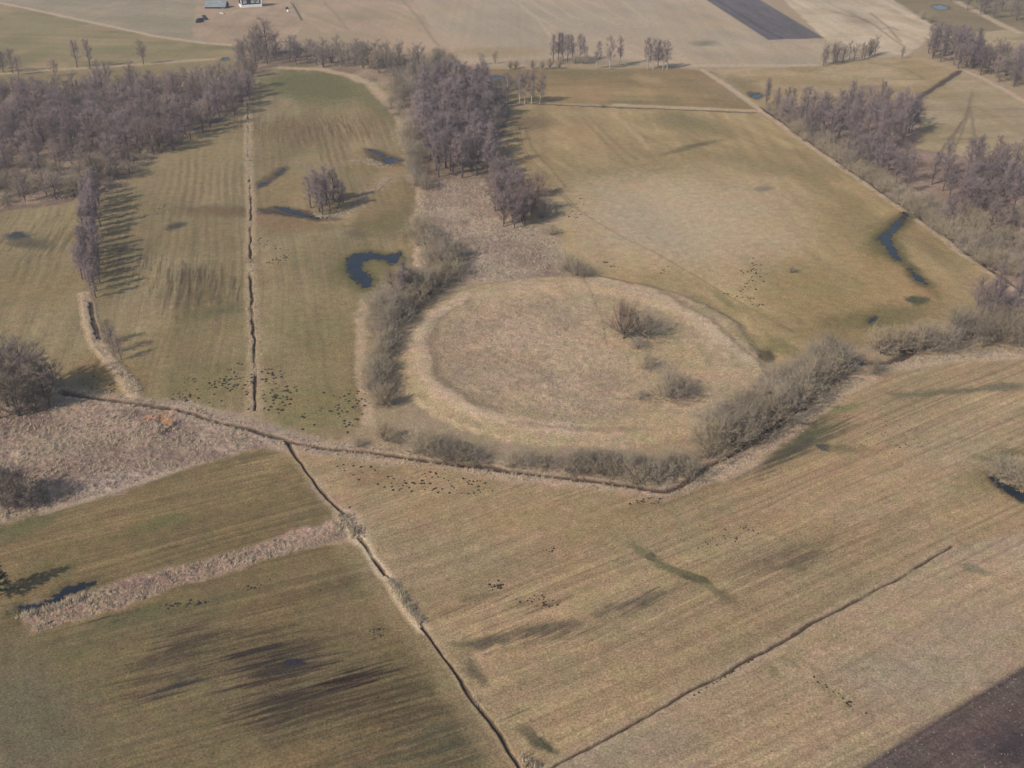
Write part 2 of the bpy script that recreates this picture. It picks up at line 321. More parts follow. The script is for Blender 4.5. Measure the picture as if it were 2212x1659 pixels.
DL = ((548, 850), (541, 500))       # mowing of the left meadows
DQ = ((300, 1560), (800, 1420))     # lower left
DR = ((1300, 1480), (1900, 1190))   # lower right
DH = ((1655, 986), (1817, 916))
DE = ((1200, 190), (1500, 195))
PATCHES = [
    (772, 440, 52, 20, (150, 131, 94), .75, -38, .2, None), (842, 380, 50, 24, (148, 129, 90), .7, -30, .2, None), (790, 342, 60, 12, (150, 131, 92), .6, -8, .2, None), (735, 468, 40, 9, (154, 135, 98), .7, -12, .3, None),
    (650, 425, 30, 14, (146, 128, 90), .5, 0, .2, None), (815, 470, 60, 20, (100, 90, 56), .6, -28, .2, None), (880, 420, 20, 50, (104, 92, 58), .5, 0, .2, None),
    (560, 1370, 140, 36, (80, 70, 50), .55, -14, .1, DQ), (600, 1445, 95, 36, (58, 51, 44), .75, -10, .2, DQ), (750, 1480, 80, 18, (56, 47, 40), .85, -14, .2, DQ),
    (640, 1525, 140, 44, (68, 59, 46), .65, -10, .1, DQ), (330, 1450, 110, 60, (84, 72, 52), .6, -16, .1, DQ), (950, 1610, 110, 50, (80, 76, 56), .7, -14, .1, DQ), (820, 1560, 120, 40, (92, 80, 54), .5, -14, .1, DQ),
    (1180, 1360, 130, 22, (98, 86, 64), .5, -12, .1, DR), (1690, 1205, 130, 28, (116, 100, 72), .6, -20, .1, DR), (1720, 960, 80, 22, (84, 82, 56), .75, -28, .1, DR),
    # far land
    (250, 110, 230, 16, (116, 109, 68), .5, 3, .1, None), (80, 60, 120, 22, (131, 122, 84), .5, 8, .1, None),
    (1520, 94, 30, 7, (112, 105, 84), .7, 0, .2, None), (950, 90, 180, 30, (163, 141, 112), .5, 10, .1, None),
    (1850, 45, 40, 22, (128, 112, 88), .35, 10, .1, None), (1320, 60, 160, 22, (146, 134, 112), .6, 4, .2, None),
    (1080, 112, 120, 12, (140, 122, 80), .6, 0, .2, None), (1250, 135, 150, 8, (110, 100, 70), .4, 0, .2, None),
    # band, ditch field
    (1300, 160, 180, 10, (112, 101, 62), .6, 0, .1, None), (1400, 172, 40, 10, (160, 140, 100), .4, 10, .2, None),
    (1060, 175, 60, 14, (70, 68, 56), .7, 5, .3, None), (1600, 178, 50, 14, (112, 100, 66), .6, 20, .2, None),
    (1630, 205, 16, 8, (74, 70, 72), .7, 20, .4, None), (1560, 195, 90, 14, (140, 116, 80), .4, 25, .1, None),
    (1480, 265, 90, 22, (112, 104, 66), .6, 12, .2, None), (1490, 318, 70, 6, (94, 88, 60), .8, -14, .2, None),
    (1290, 300, 120, 40, (150, 128, 84), .5, 10, .1, None), (1150, 265, 50, 20, (110, 94, 64), .7, 0, .2, None),
    (1350, 370, 240, 22, (124, 111, 68), .6, -4, .1, None), (1600, 350, 180, 18, (126, 112, 70), .55, 10, .1, None),
    (1490, 455, 310, 120, (166, 147, 112), .75, 4, .1, None), (1430, 490, 260, 100, (168, 150, 117), .6, 8, .1, None),
    (1380, 470, 150, 50, (152, 139, 112), .5, 30, .2, None), (1650, 408, 22, 6, (122, 112, 92), .8, 0, .4, None),
    (1760, 390, 130, 14, (126, 113, 68), .6, 30, .1, None), (1840, 470, 80, 60, (128, 112, 66), .6, 30, .2, None),
    (1760, 620, 130, 60, (136, 119, 70), .6, 10, .2, None), (1940, 600, 120, 60, (146, 121, 76), .5, 30, .2, None),
    (1250, 575, 60, 20, (150, 130, 98), .5, 0, .2, None), (1560, 645, 40, 8, (118, 110, 66), .6, 35, .3, None),
    (1680, 745, 50, 18, (112, 106, 60), .6, 25, .4, None), (1650, 768, 20, 16, (66, 60, 48), .8, 30, .4, None),
    (1880, 690, 140, 26, (108, 98, 56), .7, -8, .3, None), (1980, 650, 24, 10, (74, 74, 50), .85, 10, .4, None),
    (1910, 520, 46, 60, (104, 96, 52), .75, 20, .3, None), (1990, 610, 60, 12, (112, 94, 56), .7, 45, .2, None),
    (1850, 560, 150, 34, (150, 128, 78), .4, 20, .1, None), (1800, 720, 80, 16, (130, 110, 62), .6, 5, .2, None),
    # left meadows
    (680, 185, 120, 40, (98, 95, 54), .9, 6, .4, None), (830, 225, 70, 30, (106, 100, 58), .7, 30, .3, None),
    (700, 275, 170, 20, (108, 88, 56), .75, 0, .2, DL), (640, 300, 90, 14, (112, 92, 60), .5, 0, .2, DL),
    (820, 345, 90, 22, (128, 108, 70), .6, 5, .2, None), (610, 400, 70, 40, (130, 112, 70), .6, 0, .2, None),
    (440, 330, 110, 60, (134, 119, 78), .6, 0, .2, None), (400, 395, 130, 40, (140, 123, 84), .6, 0, .2, None),
    (480, 455, 120, 14, (104, 88, 58), .7, 0, .2, None), (380, 488, 26, 8, (72, 68, 60), .75, -15, .3, None),
    (600, 480, 80, 18, (120, 96, 64), .5, 8, .2, None), (640, 462, 90, 9, (66, 60, 56), .85, 6, .35, None),
    (775, 505, 36, 10, (86, 80, 66), .6, 0, .2, None), (830, 430, 60, 60, (134, 115, 76), .5, 0, .2, None),
    (850, 480, 70, 30, (106, 96, 56), .6, -20, .2, None), (790, 585, 75, 50, (104, 98, 54), .6, 0, .3, None),
    (400, 600, 110, 34, (84, 74, 58), .7, 12, .15, DL), (430, 640, 90, 40, (106, 92, 60), .5, 0, .2, DL),
    (470, 670, 80, 14, (98, 94, 58), .6, -8, .2, None), (700, 720, 120, 120, (118, 107, 64), .5, 0, .2, None),
    (100, 520, 90, 24, (96, 88, 56), .55, 0, .2, DL), (40, 508, 24, 8, (66, 66, 66), .8, 0, .4, None),
    (60, 525, 60, 12, (86, 80, 62), .7, 6, .2, None), (90, 620, 110, 60, (130, 114, 72), .5, 0, .2, None),
    (660, 880, 110, 60, (120, 110, 62), .6, 0, .3, None), (450, 830, 100, 40, (118, 108, 62), .5, 0, .3, None),
    (230, 800, 90, 36, (128, 107, 62), .6, 15, .3, None), (230, 600, 30, 60, (108, 98, 60), .4, 0, .3, None),
    (560, 372, 0.1, 0.1, (60, 60, 60), .1, 0, .2, None), (590, 385, 34, 6, (66, 62, 70), .8, -38, .45, None),
    (830, 342, 46, 12, (80, 68, 58), .8, 14, .3, None),
    # reeds lower left
    (340, 900, 70, 18, (100, 84, 76), .8, 6, .3, None), (370, 925, 40, 12, (92, 78, 74), .8, -25, .3, None),
    (366, 897, 14, 20, (190, 140, 88), .8, 0, .4, None), (325, 905, 26, 7, (176, 134, 92), .5, -12, .3, None),
    (120, 960, 100, 30, (140, 124, 102), .6, 0, .2, None), (250, 1040, 80, 20, (152, 136, 120), .6, -14, .3, None),
    (60, 910, 80, 26, (104, 88, 80), .6, 0, .3, None),
    # lower left fields
    (600, 1000, 90, 24, (146, 125, 82), .8, -18, .2, DQ), (430, 1060, 200, 26, (130, 111, 72), .5, -16, .2, DQ),
    (300, 1155, 200, 24, (100, 90, 56), .5, -14, .2, None), (350, 1130, 60, 16, (96, 96, 52), .5, -14, .2, None),
    (100, 1240, 100, 30, (104, 96, 58), .5, -14, .2, None), (60, 1130, 90, 20, (92, 92, 56), .6, -16, .2, None),
    (300, 1330, 100, 16, (92, 90, 56), .7, -14, .2, None), (270, 1324, 60, 8, (60, 52, 46), .75, -16, .3, DQ),
    (420, 1400, 60, 34, (70, 58, 44), .7, -10, .2, DQ), (330, 1440, 60, 20, (74, 62, 50), .7, -14, .2, DQ),
    (360, 1492, 60, 14, (58, 54, 50), .75, -18, .3, DQ), (640, 1395, 130, 20, (72, 61, 45), .6, -14, .2, DQ),
    (560, 1430, 50, 36, (54, 47, 42), .75, 0, .2, DQ), (625, 1432, 18, 9, (54, 50, 54), .8, 0, .5, None),
    (600, 1475, 40, 6, (104, 72, 50), .35, -14, .2, DQ), (740, 1480, 70, 16, (52, 40, 34), .9, -14, .3, DQ),
    (640, 1520, 90, 40, (60, 50, 40), .85, -8, .2, DQ), (700, 1560, 120, 40, (84, 72, 48), .5, -10, .2, DQ),
    (860, 1520, 70, 26, (80, 70, 46), .6, -14, .2, DQ), (970, 1590, 80, 40, (82, 78, 60), .6, 20, .2, DQ),
    (850, 1640, 160, 30, (86, 80, 56), .6, -12, .2, DQ), (600, 1640, 200, 40, (128, 108, 72), .4, -12, .2, DQ),
    (780, 1330, 130, 40, (124, 108, 72), .5, -10, .2, None), (980, 1440, 40, 60, (108, 100, 60), .5, 0, .2, None),
    (80, 1560, 200, 140, (101, 94, 68), .6, 0, .3, None), (200, 1440, 160, 50, (104, 96, 60), .4, 0, .2, None),
    (300, 1350, 260, 26, (96, 92, 58), .4, -16, .2, None),
    # lower right fields
    (1725, 952, 85, 13, (80, 78, 54), .9, -24, .3, DH), (1690, 972, 40, 9, (72, 70, 62), .85, -24, .4, DH), (1760, 930, 80, 30, (110, 100, 68), .5, -24, .2, None),
    (1781, 969, 20, 8, (72, 68, 66), .95, 14, .5, None), (1830, 968, 40, 12, (108, 98, 66), .6, 0, .3, None),
    (1740, 945, 80, 16, (86, 84, 58), .7, -20, .2, DR), (1830, 880, 40, 10, (110, 108, 68), .6, -10, .2, None),
    (2040, 850, 110, 7, (112, 104, 74), .7, -6, .2, None), (2170, 835, 50, 10, (104, 98, 74), .7, -6, .3, None),
    (2120, 960, 120, 60, (160, 141, 108), .6, -8, .2, DR), (1950, 1090, 180, 60, (163, 142, 104), .5, -18, .2, DR),
    (1750, 1200, 60, 16, (104, 90, 66), .75, -20, .2, DR), (1690, 1215, 40, 10, (92, 82, 66), .7, -22, .2, DR),
    (1860, 1165, 120, 18, (130, 108, 74), .4, -16, .2, DR), (1390, 1192, 36, 10, (112, 108, 70), .8, 28, .3, None), (1470, 1240, 140, 9, (118, 108, 72), .7, 29, .2, None),
    (1413, 1208, 14, 8, (66, 58, 50), .9, 30, .5, None), (1450, 1232, 50, 9, (108, 104, 66), .7, 28, .3, None),
    (1497, 1254, 26, 9, (72, 70, 52), .9, 18, .45, None), (1560, 1295, 50, 10, (112, 102, 66), .6, 32, .3, None),
    (1380, 1295, 70, 12, (94, 84, 66), .7, -16, .3, DR), (1200, 1350, 90, 14, (100, 88, 68), .45, -12, .3, DR),
    (1060, 1395, 60, 10, (92, 84, 64), .7, -8, .3, None), (1020, 1450, 24, 30, (96, 88, 66), .7, -30, .3, None),
    (1130, 1310, 110, 16, (110, 90, 64), .55, -8, .2, DR), (1180, 1370, 60, 12, (80, 72, 60), .6, -10, .3, DR),
    (1160, 1610, 40, 12, (78, 74, 54), .8, 20, .4, None), (1130, 1590, 30, 10, (110, 98, 72), .6, 30, .3, None),
    (1350, 1620, 200, 50, (140, 126, 100), .5, -20, .2, None), (2150, 990, 40, 12, (108, 104, 70), .7, 0, .3, None),
    (2110, 1040, 50, 30, (122, 110, 70), .6, 0, .2, None), (1900, 1120, 160, 16, (126, 106, 72), .5, -18, .2, DR),
    (1600, 1130, 100, 30, (142, 120, 82), .5, -10, .2, None), (1450, 1140, 160, 40, (134, 120, 84), .4, -4, .2, DR),
    (2110, 1225, 40, 8, (108, 104, 80), .6, 15, .3, None), (2050, 1420, 200, 90, (146, 134, 108), .5, -20, .2, None),
    (1750, 1440, 60, 70, (157, 136, 100), .5, -45, .3, None), (1660, 1450, 24, 10, (118, 108, 70), .6, 30, .3, None),
    (1200, 1120, 300, 50, (146, 127, 84), .5, 3, .2, None), (800, 1030, 60, 26, (136, 112, 76), .6, 6, .2, None),
]
for i, p in enumerate(PATCHES):
    cx, cy, rx, ry, col, k, rot, hard, d = p
    patch(cx, cy, rx, ry, col, k, rot, hard, d, sseed=i % 7, sk=.85 if d else 0)

# strong furrows of standing wet in the lower left field
idx, r = blob(760, 1540, 360, 120, -8)
d = rotd((560, 1560), (840, 1490))
cc = -X[idx] * d[1] + Y[idx] * d[0] + (fbm(X[idx] / 12, Y[idx] / 12, 80, 2) - .5) * 2.2
fur = (np.sin(cc * 2 * math.pi / 1.35) * .5 + .5) ** 1.5
mul(idx, 1 - .42 * sm(1.1, .2, r) * fur * sm(.3, .6, fbm(X[idx] / 16, Y[idx] / 10, 81, 3)) + .05 * sm(1.1, .2, r))
# drilled rows of the left meadows show best in some places
for (cx, cy, rx, ry, k) in [(440, 390, 150, 100, .24), (420, 620, 130, 70, .34), (100, 560, 110, 90, .28), (700, 320, 190, 80, .26), (780, 430, 110, 60, .22), (680, 700, 120, 200, .12), (380, 560, 170, 200, .12)]:
    idx, r = blob(cx, cy, rx, ry)
    d = rotd(*DL)
    cc = -X[idx] * d[1] + Y[idx] * d[0] + (fbm(X[idx] / 14, Y[idx] / 14, 82, 2) - .5) * 1.5
    fur = np.sin(cc * 2 * math.pi / 2.4) * .5 + .5
    mul(idx, 1 - k * sm(1.1, .3, r) * fur * sm(.3, .65, fbm(X[idx] / 9, Y[idx] / 20, 83, 3)))


def strip(pts, width, col, k=1.0, edge=.5, gaps=0.0, warp=1, z=0.0, seed=0, cls=0, thr=.5, vary=.3):
    """a track, bank, verge or ditch of a given half width in metres"""
    idx, d, al = line(pts, width, warp)
    wv = width * (1 + vary * 2 * (fbm(al / 6, al * 0 + 3.3, 90 + seed, 3) - .5))
    w = sm(wv * (1 + edge), wv * (1 - edge), d)
    if gaps:
        w = w * sm(gaps - .12, gaps + .12, fbm(al / 9, al * 0 + 7.7, 93 + seed, 3))
    mix(idx, w * k, alb(*col) * (1 + .35 * (fbm(X[idx] / .9, Y[idx] / .9, 94 + seed, 3) - .5))[:, None])
    if z:
        Z[idx] += z * w
    if cls:
        CLS[idx[w > thr]] = cls
    return idx, w


MAIN_DITCH = [(133, 846), (180, 856), (260, 867), (330, 877), (385, 883), (450, 906), (553, 931), (640, 957), (700, 968), (780, 975), (860, 986), (950, 998), (1050, 1010), (1110, 1019), (1200, 1029), (1300, 1040), (1370, 1050), (1410, 1059), (1440, 1060), (1470, 1051), (1500, 1034), (1530, 1010), (1560, 991), (1600, 969), (1640, 944), (1700, 900), (1750, 866), (1784, 829), (1839, 793), (1860, 783), (1921, 782), (1946, 772), (1981, 750), (2060, 735), (2230, 700)]
DIAG_DITCH = [(618, 948), (640, 985), (680, 1045), (742, 1112), (775, 1165), (830, 1240), (870, 1300), (912, 1355), (960, 1420), (1000, 1480), (1035, 1522), (1080, 1590), (1115, 1645), (1135, 1680)]
RIGHT_DITCH = [(1185, 1664), (1266, 1618), (1386, 1552), (1476, 1501), (1581, 1443), (1659, 1401), (1734, 1361), (1864, 1289), (1956, 1243), (2059, 1180)]
LEFT_DITCH = [(534, 215), (536, 260), (536, 330), (540, 400), (542, 450), (541, 530), (541, 590), (545, 665), (550, 750), (552, 830), (550, 887)]
CURVE_BANK = [(184, 635), (190, 665), (193, 690), (205, 730), (225, 765), (250, 795), (272, 820), (292, 850)]
STRAIGHT_DITCH = [(1070, 222), (1160, 224), (1300, 230), (1450, 236), (1632, 243)]
ROAD_EDGE = [(1520, 150), (1570, 182), (1640, 232), (1700, 275), (1760, 318), (1830, 366), (1900, 413), (1960, 455), (2040, 512), (2120, 572), (2180, 612), (2300, 690)]
FAR_ROAD = [(-300, -50), (0, 6), (60, 18), (140, 36), (230, 55), (330, 77), (390, 86), (440, 93), (510, 98)]
BANK_PATH = [(-300, 185), (0, 160), (100, 152), (200, 146), (300, 139), (400, 132), (490, 126)]
for sgn in (6, -8):
    strip([(p[0] + sgn * 3.2, p[1] - sgn * 1.6) for p in DIAG_DITCH[3:]], 1.6, (158, 138, 100), .35, .9, seed=110 + sgn)
# verges first, then what runs inside them
strip(MAIN_DITCH[:28], 2.6, (163, 143, 118), .75, .5, seed=1, warp=2)
strip(MAIN_DITCH[3:9], 3.0, (150, 132, 116), .7, .5, seed=2, warp=2)
strip(MAIN_DITCH[8:24], 1.5, (172, 152, 128), .6, .6, seed=3, gaps=.4, warp=2)
strip([(1500, 1040), (1560, 1012), (1640, 968), (1720, 915), (1800, 850), (1900, 798), (2050, 775), (2230, 760)], 2.2, (170, 150, 122), .8, .5, seed=4, warp=2)
strip(DIAG_DITCH, 1.0, (160, 141, 104), .6, .6, seed=5)
strip(DIAG_DITCH[2:5], 1.5, (162, 140, 112), .5, .6, seed=6)
strip([(742, 1112), (758, 1135), (776, 1160)], 1.6, (180, 160, 130), .9, .5, seed=7)
strip(RIGHT_DITCH, 1.0, (160, 142, 112), .5, .7, seed=8)
strip(LEFT_DITCH, 1.5, (160, 140, 105), .7, .5, seed=9, gaps=.3)
strip(CURVE_BANK, 1.5, (166, 144, 116), .9, .5, seed=10, z=.35)
strip(STRAIGHT_DITCH, 2.2, (150, 133, 96), .7, .5, seed=11)
strip([(1330, 226), (1450, 231), (1560, 236), (1640, 240)], 1.6, (170, 150, 112), .7, .5, seed=12)
strip([(610, 146), (690, 150), (760, 165), (800, 182), (830, 215), (860, 240)], 2.4, (166, 145, 112), .85, .5, seed=13, warp=2)
strip([(790, 650), (785, 700), (783, 780), (785, 860), (800, 920)], 1.2, (168, 148, 118), .8, .5, seed=14, warp=2)
strip([(893, 520), (903, 560), (912, 590)], 1.1, (172, 152, 120), .9, .5, seed=15, warp=2)
strip([(860, 240), (868, 300), (880, 350), (900, 400), (912, 450), (895, 500)], 1.2, (165, 145, 112), .6, .5, seed=16, gaps=.35, warp=2)
strip([(90, 1108), (180, 1080), (300, 1042), (430, 1000)], .7, (160, 142, 118), .6, .5, seed=17)
# reed fringe at the end of the lower strip
strip(DIAG_DITCH[4:8], 1.0, (186, 167, 132), .9, .5, seed=18)

# the step inside the ringwork and its pale crest
strip([(1010, 652), (958, 690), (932, 740), (938, 790), (965, 835), (1020, 868), (1080, 893)], 1.2, (122, 105, 84), .6, .9, seed=101, warp=2, z=-.12)  # dark colour paints in the shade of the slope facing away from the sun
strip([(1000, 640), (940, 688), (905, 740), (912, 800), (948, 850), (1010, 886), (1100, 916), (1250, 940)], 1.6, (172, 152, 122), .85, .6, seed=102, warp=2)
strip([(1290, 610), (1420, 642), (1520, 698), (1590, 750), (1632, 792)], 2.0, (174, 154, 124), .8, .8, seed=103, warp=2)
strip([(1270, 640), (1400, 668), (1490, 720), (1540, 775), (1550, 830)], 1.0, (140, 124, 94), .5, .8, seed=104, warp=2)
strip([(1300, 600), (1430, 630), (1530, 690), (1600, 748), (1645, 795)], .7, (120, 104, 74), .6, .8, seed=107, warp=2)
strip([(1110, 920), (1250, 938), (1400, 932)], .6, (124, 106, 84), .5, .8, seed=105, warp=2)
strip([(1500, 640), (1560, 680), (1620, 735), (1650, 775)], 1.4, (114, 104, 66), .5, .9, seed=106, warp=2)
# tracks and paths
TRACKS = [
    (FAR_ROAD, 1.8, (170, 149, 124), .85, 11),
    (BANK_PATH, 2.2, (163, 144, 112), .8, 12),
    ([(1460, 142), (1560, 142), (1700, 142), (1760, 140)], 3.0, (168, 150, 120), .75, 13),
    ([(p[0] - 3, p[1] + 1) for p in ROAD_EDGE], 1.5, (168, 150, 122), .85, 14),
    ([(2080, 152), (2120, 168), (2180, 200), (2300, 270)], 1.5, (170, 150, 124), .85, 14),
    ([(840, -20), (870, 0), (905, 40), (935, 85), (950, 100)], 1.0, (128, 116, 92), .6, 15),
    ([(1895, -5), (1960, 30), (2015, 57)], 1.6, (178, 160, 132), .7, 16),
    ([(2060, 0), (2110, 25), (2160, 52), (2200, 70)], 2.4, (174, 156, 126), .7, 17),
]
for pts, w, col, k, c in TRACKS:
    strip(pts, w, col, k, .5, seed=20 + c, cls=c, thr=.35)
WHEEL = [(1112, 262), (1120, 285), (1124, 310), (1140, 340), (1170, 372), (1200, 402), (1216, 420), (1240, 448), (1290, 480), (1350, 515), (1420, 548), (1500, 595), (1570, 637), (1640, 676), (1720, 720)]
for off, kk in ((-1.0, .6), (1.0, .6)):
    strip([(p[0] + off * 3.0, p[1] - off * .8) for p in WHEEL[:8]], .20, (98, 84, 60), kk, .8, seed=40, warp=0)

strip(WHEEL[7:], .17, (104, 90, 66), .75, .8, seed=41, warp=0)
strip([(1130, 265), (1150, 320), (1190, 365), (1222, 405)], .5, (108, 92, 64), .5, .6, seed=42)
for q in [([(2030, 330), (2070, 280), (2090, 240), (2100, 200)], .6), ([(2060, 330), (2080, 280), (2096, 230)], .5), ([(2020, 345), (2050, 300), (2085, 255)], .5), ([(2095, 235), (2105, 290), (2130, 325)], .6), ([(2040, 300), (2110, 300)], .8), ([(1990, 238), (2230, 236)], .5),
          ([(1840, 30), (1890, 55), (1930, 85), (1950, 98)], .8), ([(1880, 28), (1920, 60), (1945, 90)], .8), ([(1800, 25), (1860, 40), (1880, 50)], 1.2), ([(1905, 62), (1925, 58), (1940, 66)], 1.0), ([(2050, 335), (2062, 290), (2080, 262)], .5),
          ([(1700, 150), (1880, 170), (2000, 172)], .5), ([(1880, 135), (1960, 150), (1995, 170)], .8)]:
    strip(q[0], q[1], (108, 94, 72), .55, .7, seed=43)
for q in [[(1110, 0), (1150, 30), (1200, 60)], [(1146, 0), (1180, 25), (1230, 52), (1262, 54)], [(1185, 0), (1240, 38), (1280, 46)], [(1225, 0), (1280, 30), (1330, 52), (1340, 53)], [(1260, 0), (1310, 20), (1350, 42)], [(1340, 0), (1380, 30), (1398, 48), (1396, 58), (1340, 60)], [(1130, 20), (1165, 45), (1190, 78)]]:
    strip(q, .9, (166, 150, 122), .6, .6, seed=44)
strip([(1320, 248), (1345, 262), (1360, 280), (1385, 300), (1400, 322)], 1.0, (160, 140, 104), .7, .6, seed=45, gaps=.35)
strip([(700, 5), (725, 30), (750, 62)], .8, (120, 108, 86), .5, .6, seed=46)
for q in [[(1258, 255), (1300, 300), (1345, 345), (1365, 360)], [(1270, 250), (1330, 310), (1375, 345)]]:
    strip(q, .7, (116, 100, 66), .45, .7, seed=47)
strip([(1250, 590), (1280, 640), (1300, 690), (1310, 750)], .3, (122, 106, 84), .5, .6, seed=48)
strip([(1270, 610), (1400, 640), (1500, 700), (1560, 760), (1580, 800)], .5, (164, 145, 114), .5, .6, seed=49)
strip([(1690, 1420), (1710, 1425), (1760, 1470), (1830, 1525), (1870, 1550)], .35, (124, 108, 80), .6, .7, seed=50, gaps=.4)
strip([(1720, 1415), (1790, 1460), (1860, 1520), (1895, 1560)], .35, (128, 114, 84), .5, .7, seed=51, gaps=.3)
strip([(345, 1187), (390, 1176)], .15, (72, 62, 44), .7, .6, seed=52)
for pts, w, col, k in [([(985, 1398), (1090, 1380), (1180, 1360), (1245, 1344)], .55, (86, 77, 61), .6), ([(1285, 1322), (1350, 1302), (1432, 1283)], .5, (88, 79, 62), .6), ([(1050, 1420), (1120, 1405), (1210, 1378)], .4, (96, 84, 64), .5),
                       ([(1560, 1247), (1640, 1216), (1720, 1186), (1800, 1160)], .6, (106, 92, 66), .55), ([(1640, 1240), (1720, 1212), (1760, 1195)], .6, (96, 84, 62), .6), ([(1018, 1436), (1030, 1462), (1048, 1486)], .6, (92, 83, 62), .6),
                       ([(1652, 988), (1720, 951), (1770, 926), (1822, 914)], 1.3, (74, 74, 50), .85), ([(1672, 990), (1720, 968), (1750, 950)], .7, (76, 72, 60), .8), ([(1930, 854), (2000, 858), (2060, 850), (2130, 838)], .7, (98, 94, 66), .7),
                       ([(2120, 988), (2165, 974), (2220, 984)], .9, (92, 90, 58), .7), ([(1372, 1184), (1420, 1212), (1500, 1256), (1580, 1300)], .55, (106, 99, 66), .65), ([(1115, 1585), (1140, 1608), (1180, 1622)], .7, (84, 78, 56), .75), ([(1000, 1300), (1070, 1292)], .5, (96, 88, 64), .7)]:
    strip(pts, w, col, k, .9, gaps=.36, warp=2, seed=int(pts[0][0]) % 50, vary=.7)
# bare orange earth where the bank was dug
# pond edges are darker and greener
POND_EDGE = [([(1955, 462), (1938, 485), (1915, 508), (1905, 520), (1922, 540), (1942, 560), (1975, 590), (1995, 612)], 2.6, (92, 86, 48)),
             ([(800, 550), (765, 560), (757, 580), (775, 605), (790, 618)], 3.0, (92, 88, 50)), ([(800, 550), (855, 560)], 3.0, (92, 88, 50)),
             ([(595, 448), (640, 458), (690, 470)], 2.2, (88, 70, 52)), ([(800, 325), (830, 340), (860, 348)], 2.0, (84, 72, 54)), ([(562, 398), (590, 380), (612, 365)], 2.0, (92, 78, 56))]
for pts, w, col in POND_EDGE:
    strip(pts, w, col, .85, .6, seed=53, warp=2)

# ditches cut into the sward
DITCHES = [(MAIN_DITCH[:4], .62, 21, 0), (MAIN_DITCH[3:24], .50, 21, 0), (MAIN_DITCH[23:], .95, 21, 0),
           (DIAG_DITCH[:4], .26, 22, .2), ([(776, 1163), (800, 1197), (830, 1238)], .22, 22, .3), ([(834, 1239), (873, 1296), (914, 1353)], .14, 22, 0), (DIAG_DITCH[7:], .26, 22, .15),
           (RIGHT_DITCH, .20, 23, .28), (LEFT_DITCH[:6], .24, 24, .50), (LEFT_DITCH[5:], .27, 24, .40), (STRAIGHT_DITCH, .75, 25, 0),
           ([(p[0] + 4, p[1] - 1) for p in ROAD_EDGE[2:]], .55, 26, .25), ([(1985, 212), (2010, 195), (2040, 176), (2075, 152)], 1.2, 27, 0), ([(196, 655), (202, 700), (215, 735)], .5, 28, .3)]
for i, (pts, w, c, g) in enumerate(DITCHES):
    strip(pts, w * 1.6, (112, 96, 72), .5, .7, seed=60 + i, gaps=g)
    strip(pts, w, (72, 61, 53), .9, .4, seed=60 + i, gaps=g, z=-.38, cls=c, thr=.4, vary=.6)

# ploughed land
PLOUGH1 = [(1490, -22), (1526, 0), (1659, 86), (1781, 82.5), (1642, 0), (1600, -26)]
PLOUGH2 = [(1856, 1661), (1900, 1632), (2012, 1560), (2130, 1487), (2212, 1437), (2420, 1310), (2500, 1900), (1500, 1900)]
for pts, col, c, dr in ((PLOUGH1, (97, 89, 88), 31, ((1560, 10), (1680, 84))), (PLOUGH2, (90, 78, 74), 32, ((1900, 1640), (2212, 1440)))):
    idx, w = poly(pts, .5, False)
    cc = alb(*col) * (1 + .3 * (streak(idx, rotd(*dr), 20, .5 if c == 32 else 2.5, 110) - .5) * 2)[:, None] * (1 + .3 * (fbm(X[idx] / 2.5, Y[idx] / 2.5, 111, 4) - .5))[:, None]
    mix(idx, w, cc)
    CLS[idx[w > .5]] = c
    Z[idx] += w * .12 * (fbm(X[idx] / .5, Y[idx] / .5, 112, 2) - .5)
strip([(1548, 0), (1600, 32), (1650, 64), (1692, 84)], .9, (66, 60, 62), .7, .6, seed=80)
patch(2180, 1600, 60, 40, (64, 55, 60), .6, 0, .3, None)

# open water: pools in the meadow
WATER = [[(1955, 460), (1962, 464), (1950, 484), (1936, 500), (1922, 512), (1925, 525), (1940, 548), (1946, 562), (1936, 562), (1922, 545), (1908, 527), (1896, 516), (1905, 506), (1920, 496), (1934, 480)],
         [(1966, 576), (1975, 588), (1990, 600), (2000, 612), (1988, 608), (1972, 595)],
         [(750, 558), (768, 546), (800, 545), (835, 551), (866, 544), (864, 557), (850, 570), (840, 566), (838, 561), (800, 559), (783, 564), (782, 581), (800, 594), (810, 604), (798, 618), (788, 621), (770, 606), (752, 588)],
         [(594, 447), (620, 449), (640, 454), (658, 462), (680, 466), (692, 473), (660, 468), (630, 460), (605, 453)],
         [(828, 342), (845, 340), (862, 342), (878, 345), (852, 350), (836, 354)], [(790, 321), (812, 324), (836, 334), (828, 338), (806, 328)],
         [(601, 372), (612, 364), (617, 365), (606, 376), (598, 380)], [(560, 398), (570, 394), (577, 396), (566, 403), (559, 402)],
         [(2012, 12), (2030, 9), (2052, 16), (2050, 21), (2028, 22)], [(476, 128), (490, 124), (496, 127), (488, 131)],
         [(1622, 208), (1640, 200), (1648, 206), (1634, 214)], [(1050, 168), (1075, 164), (1095, 168), (1070, 173)],
         [(2140, 1026), (2160, 1034), (2182, 1047), (2222, 1070), (2260, 1095), (2212, 1081), (2180, 1065), (2156, 1046)], [(34, 1319), (46, 1308), (75, 1302), (115, 1291), (130, 1276), (160, 1265), (212, 1256), (205, 1266), (165, 1280), (130, 1295), (90, 1308), (50, 1321)],
         [(1838, 792), (1850, 776), (1864, 780), (1862, 792), (1845, 798)], [(1880, 686), (1894, 684), (1888, 694), (1878, 698)]]
WLEVEL = -.12
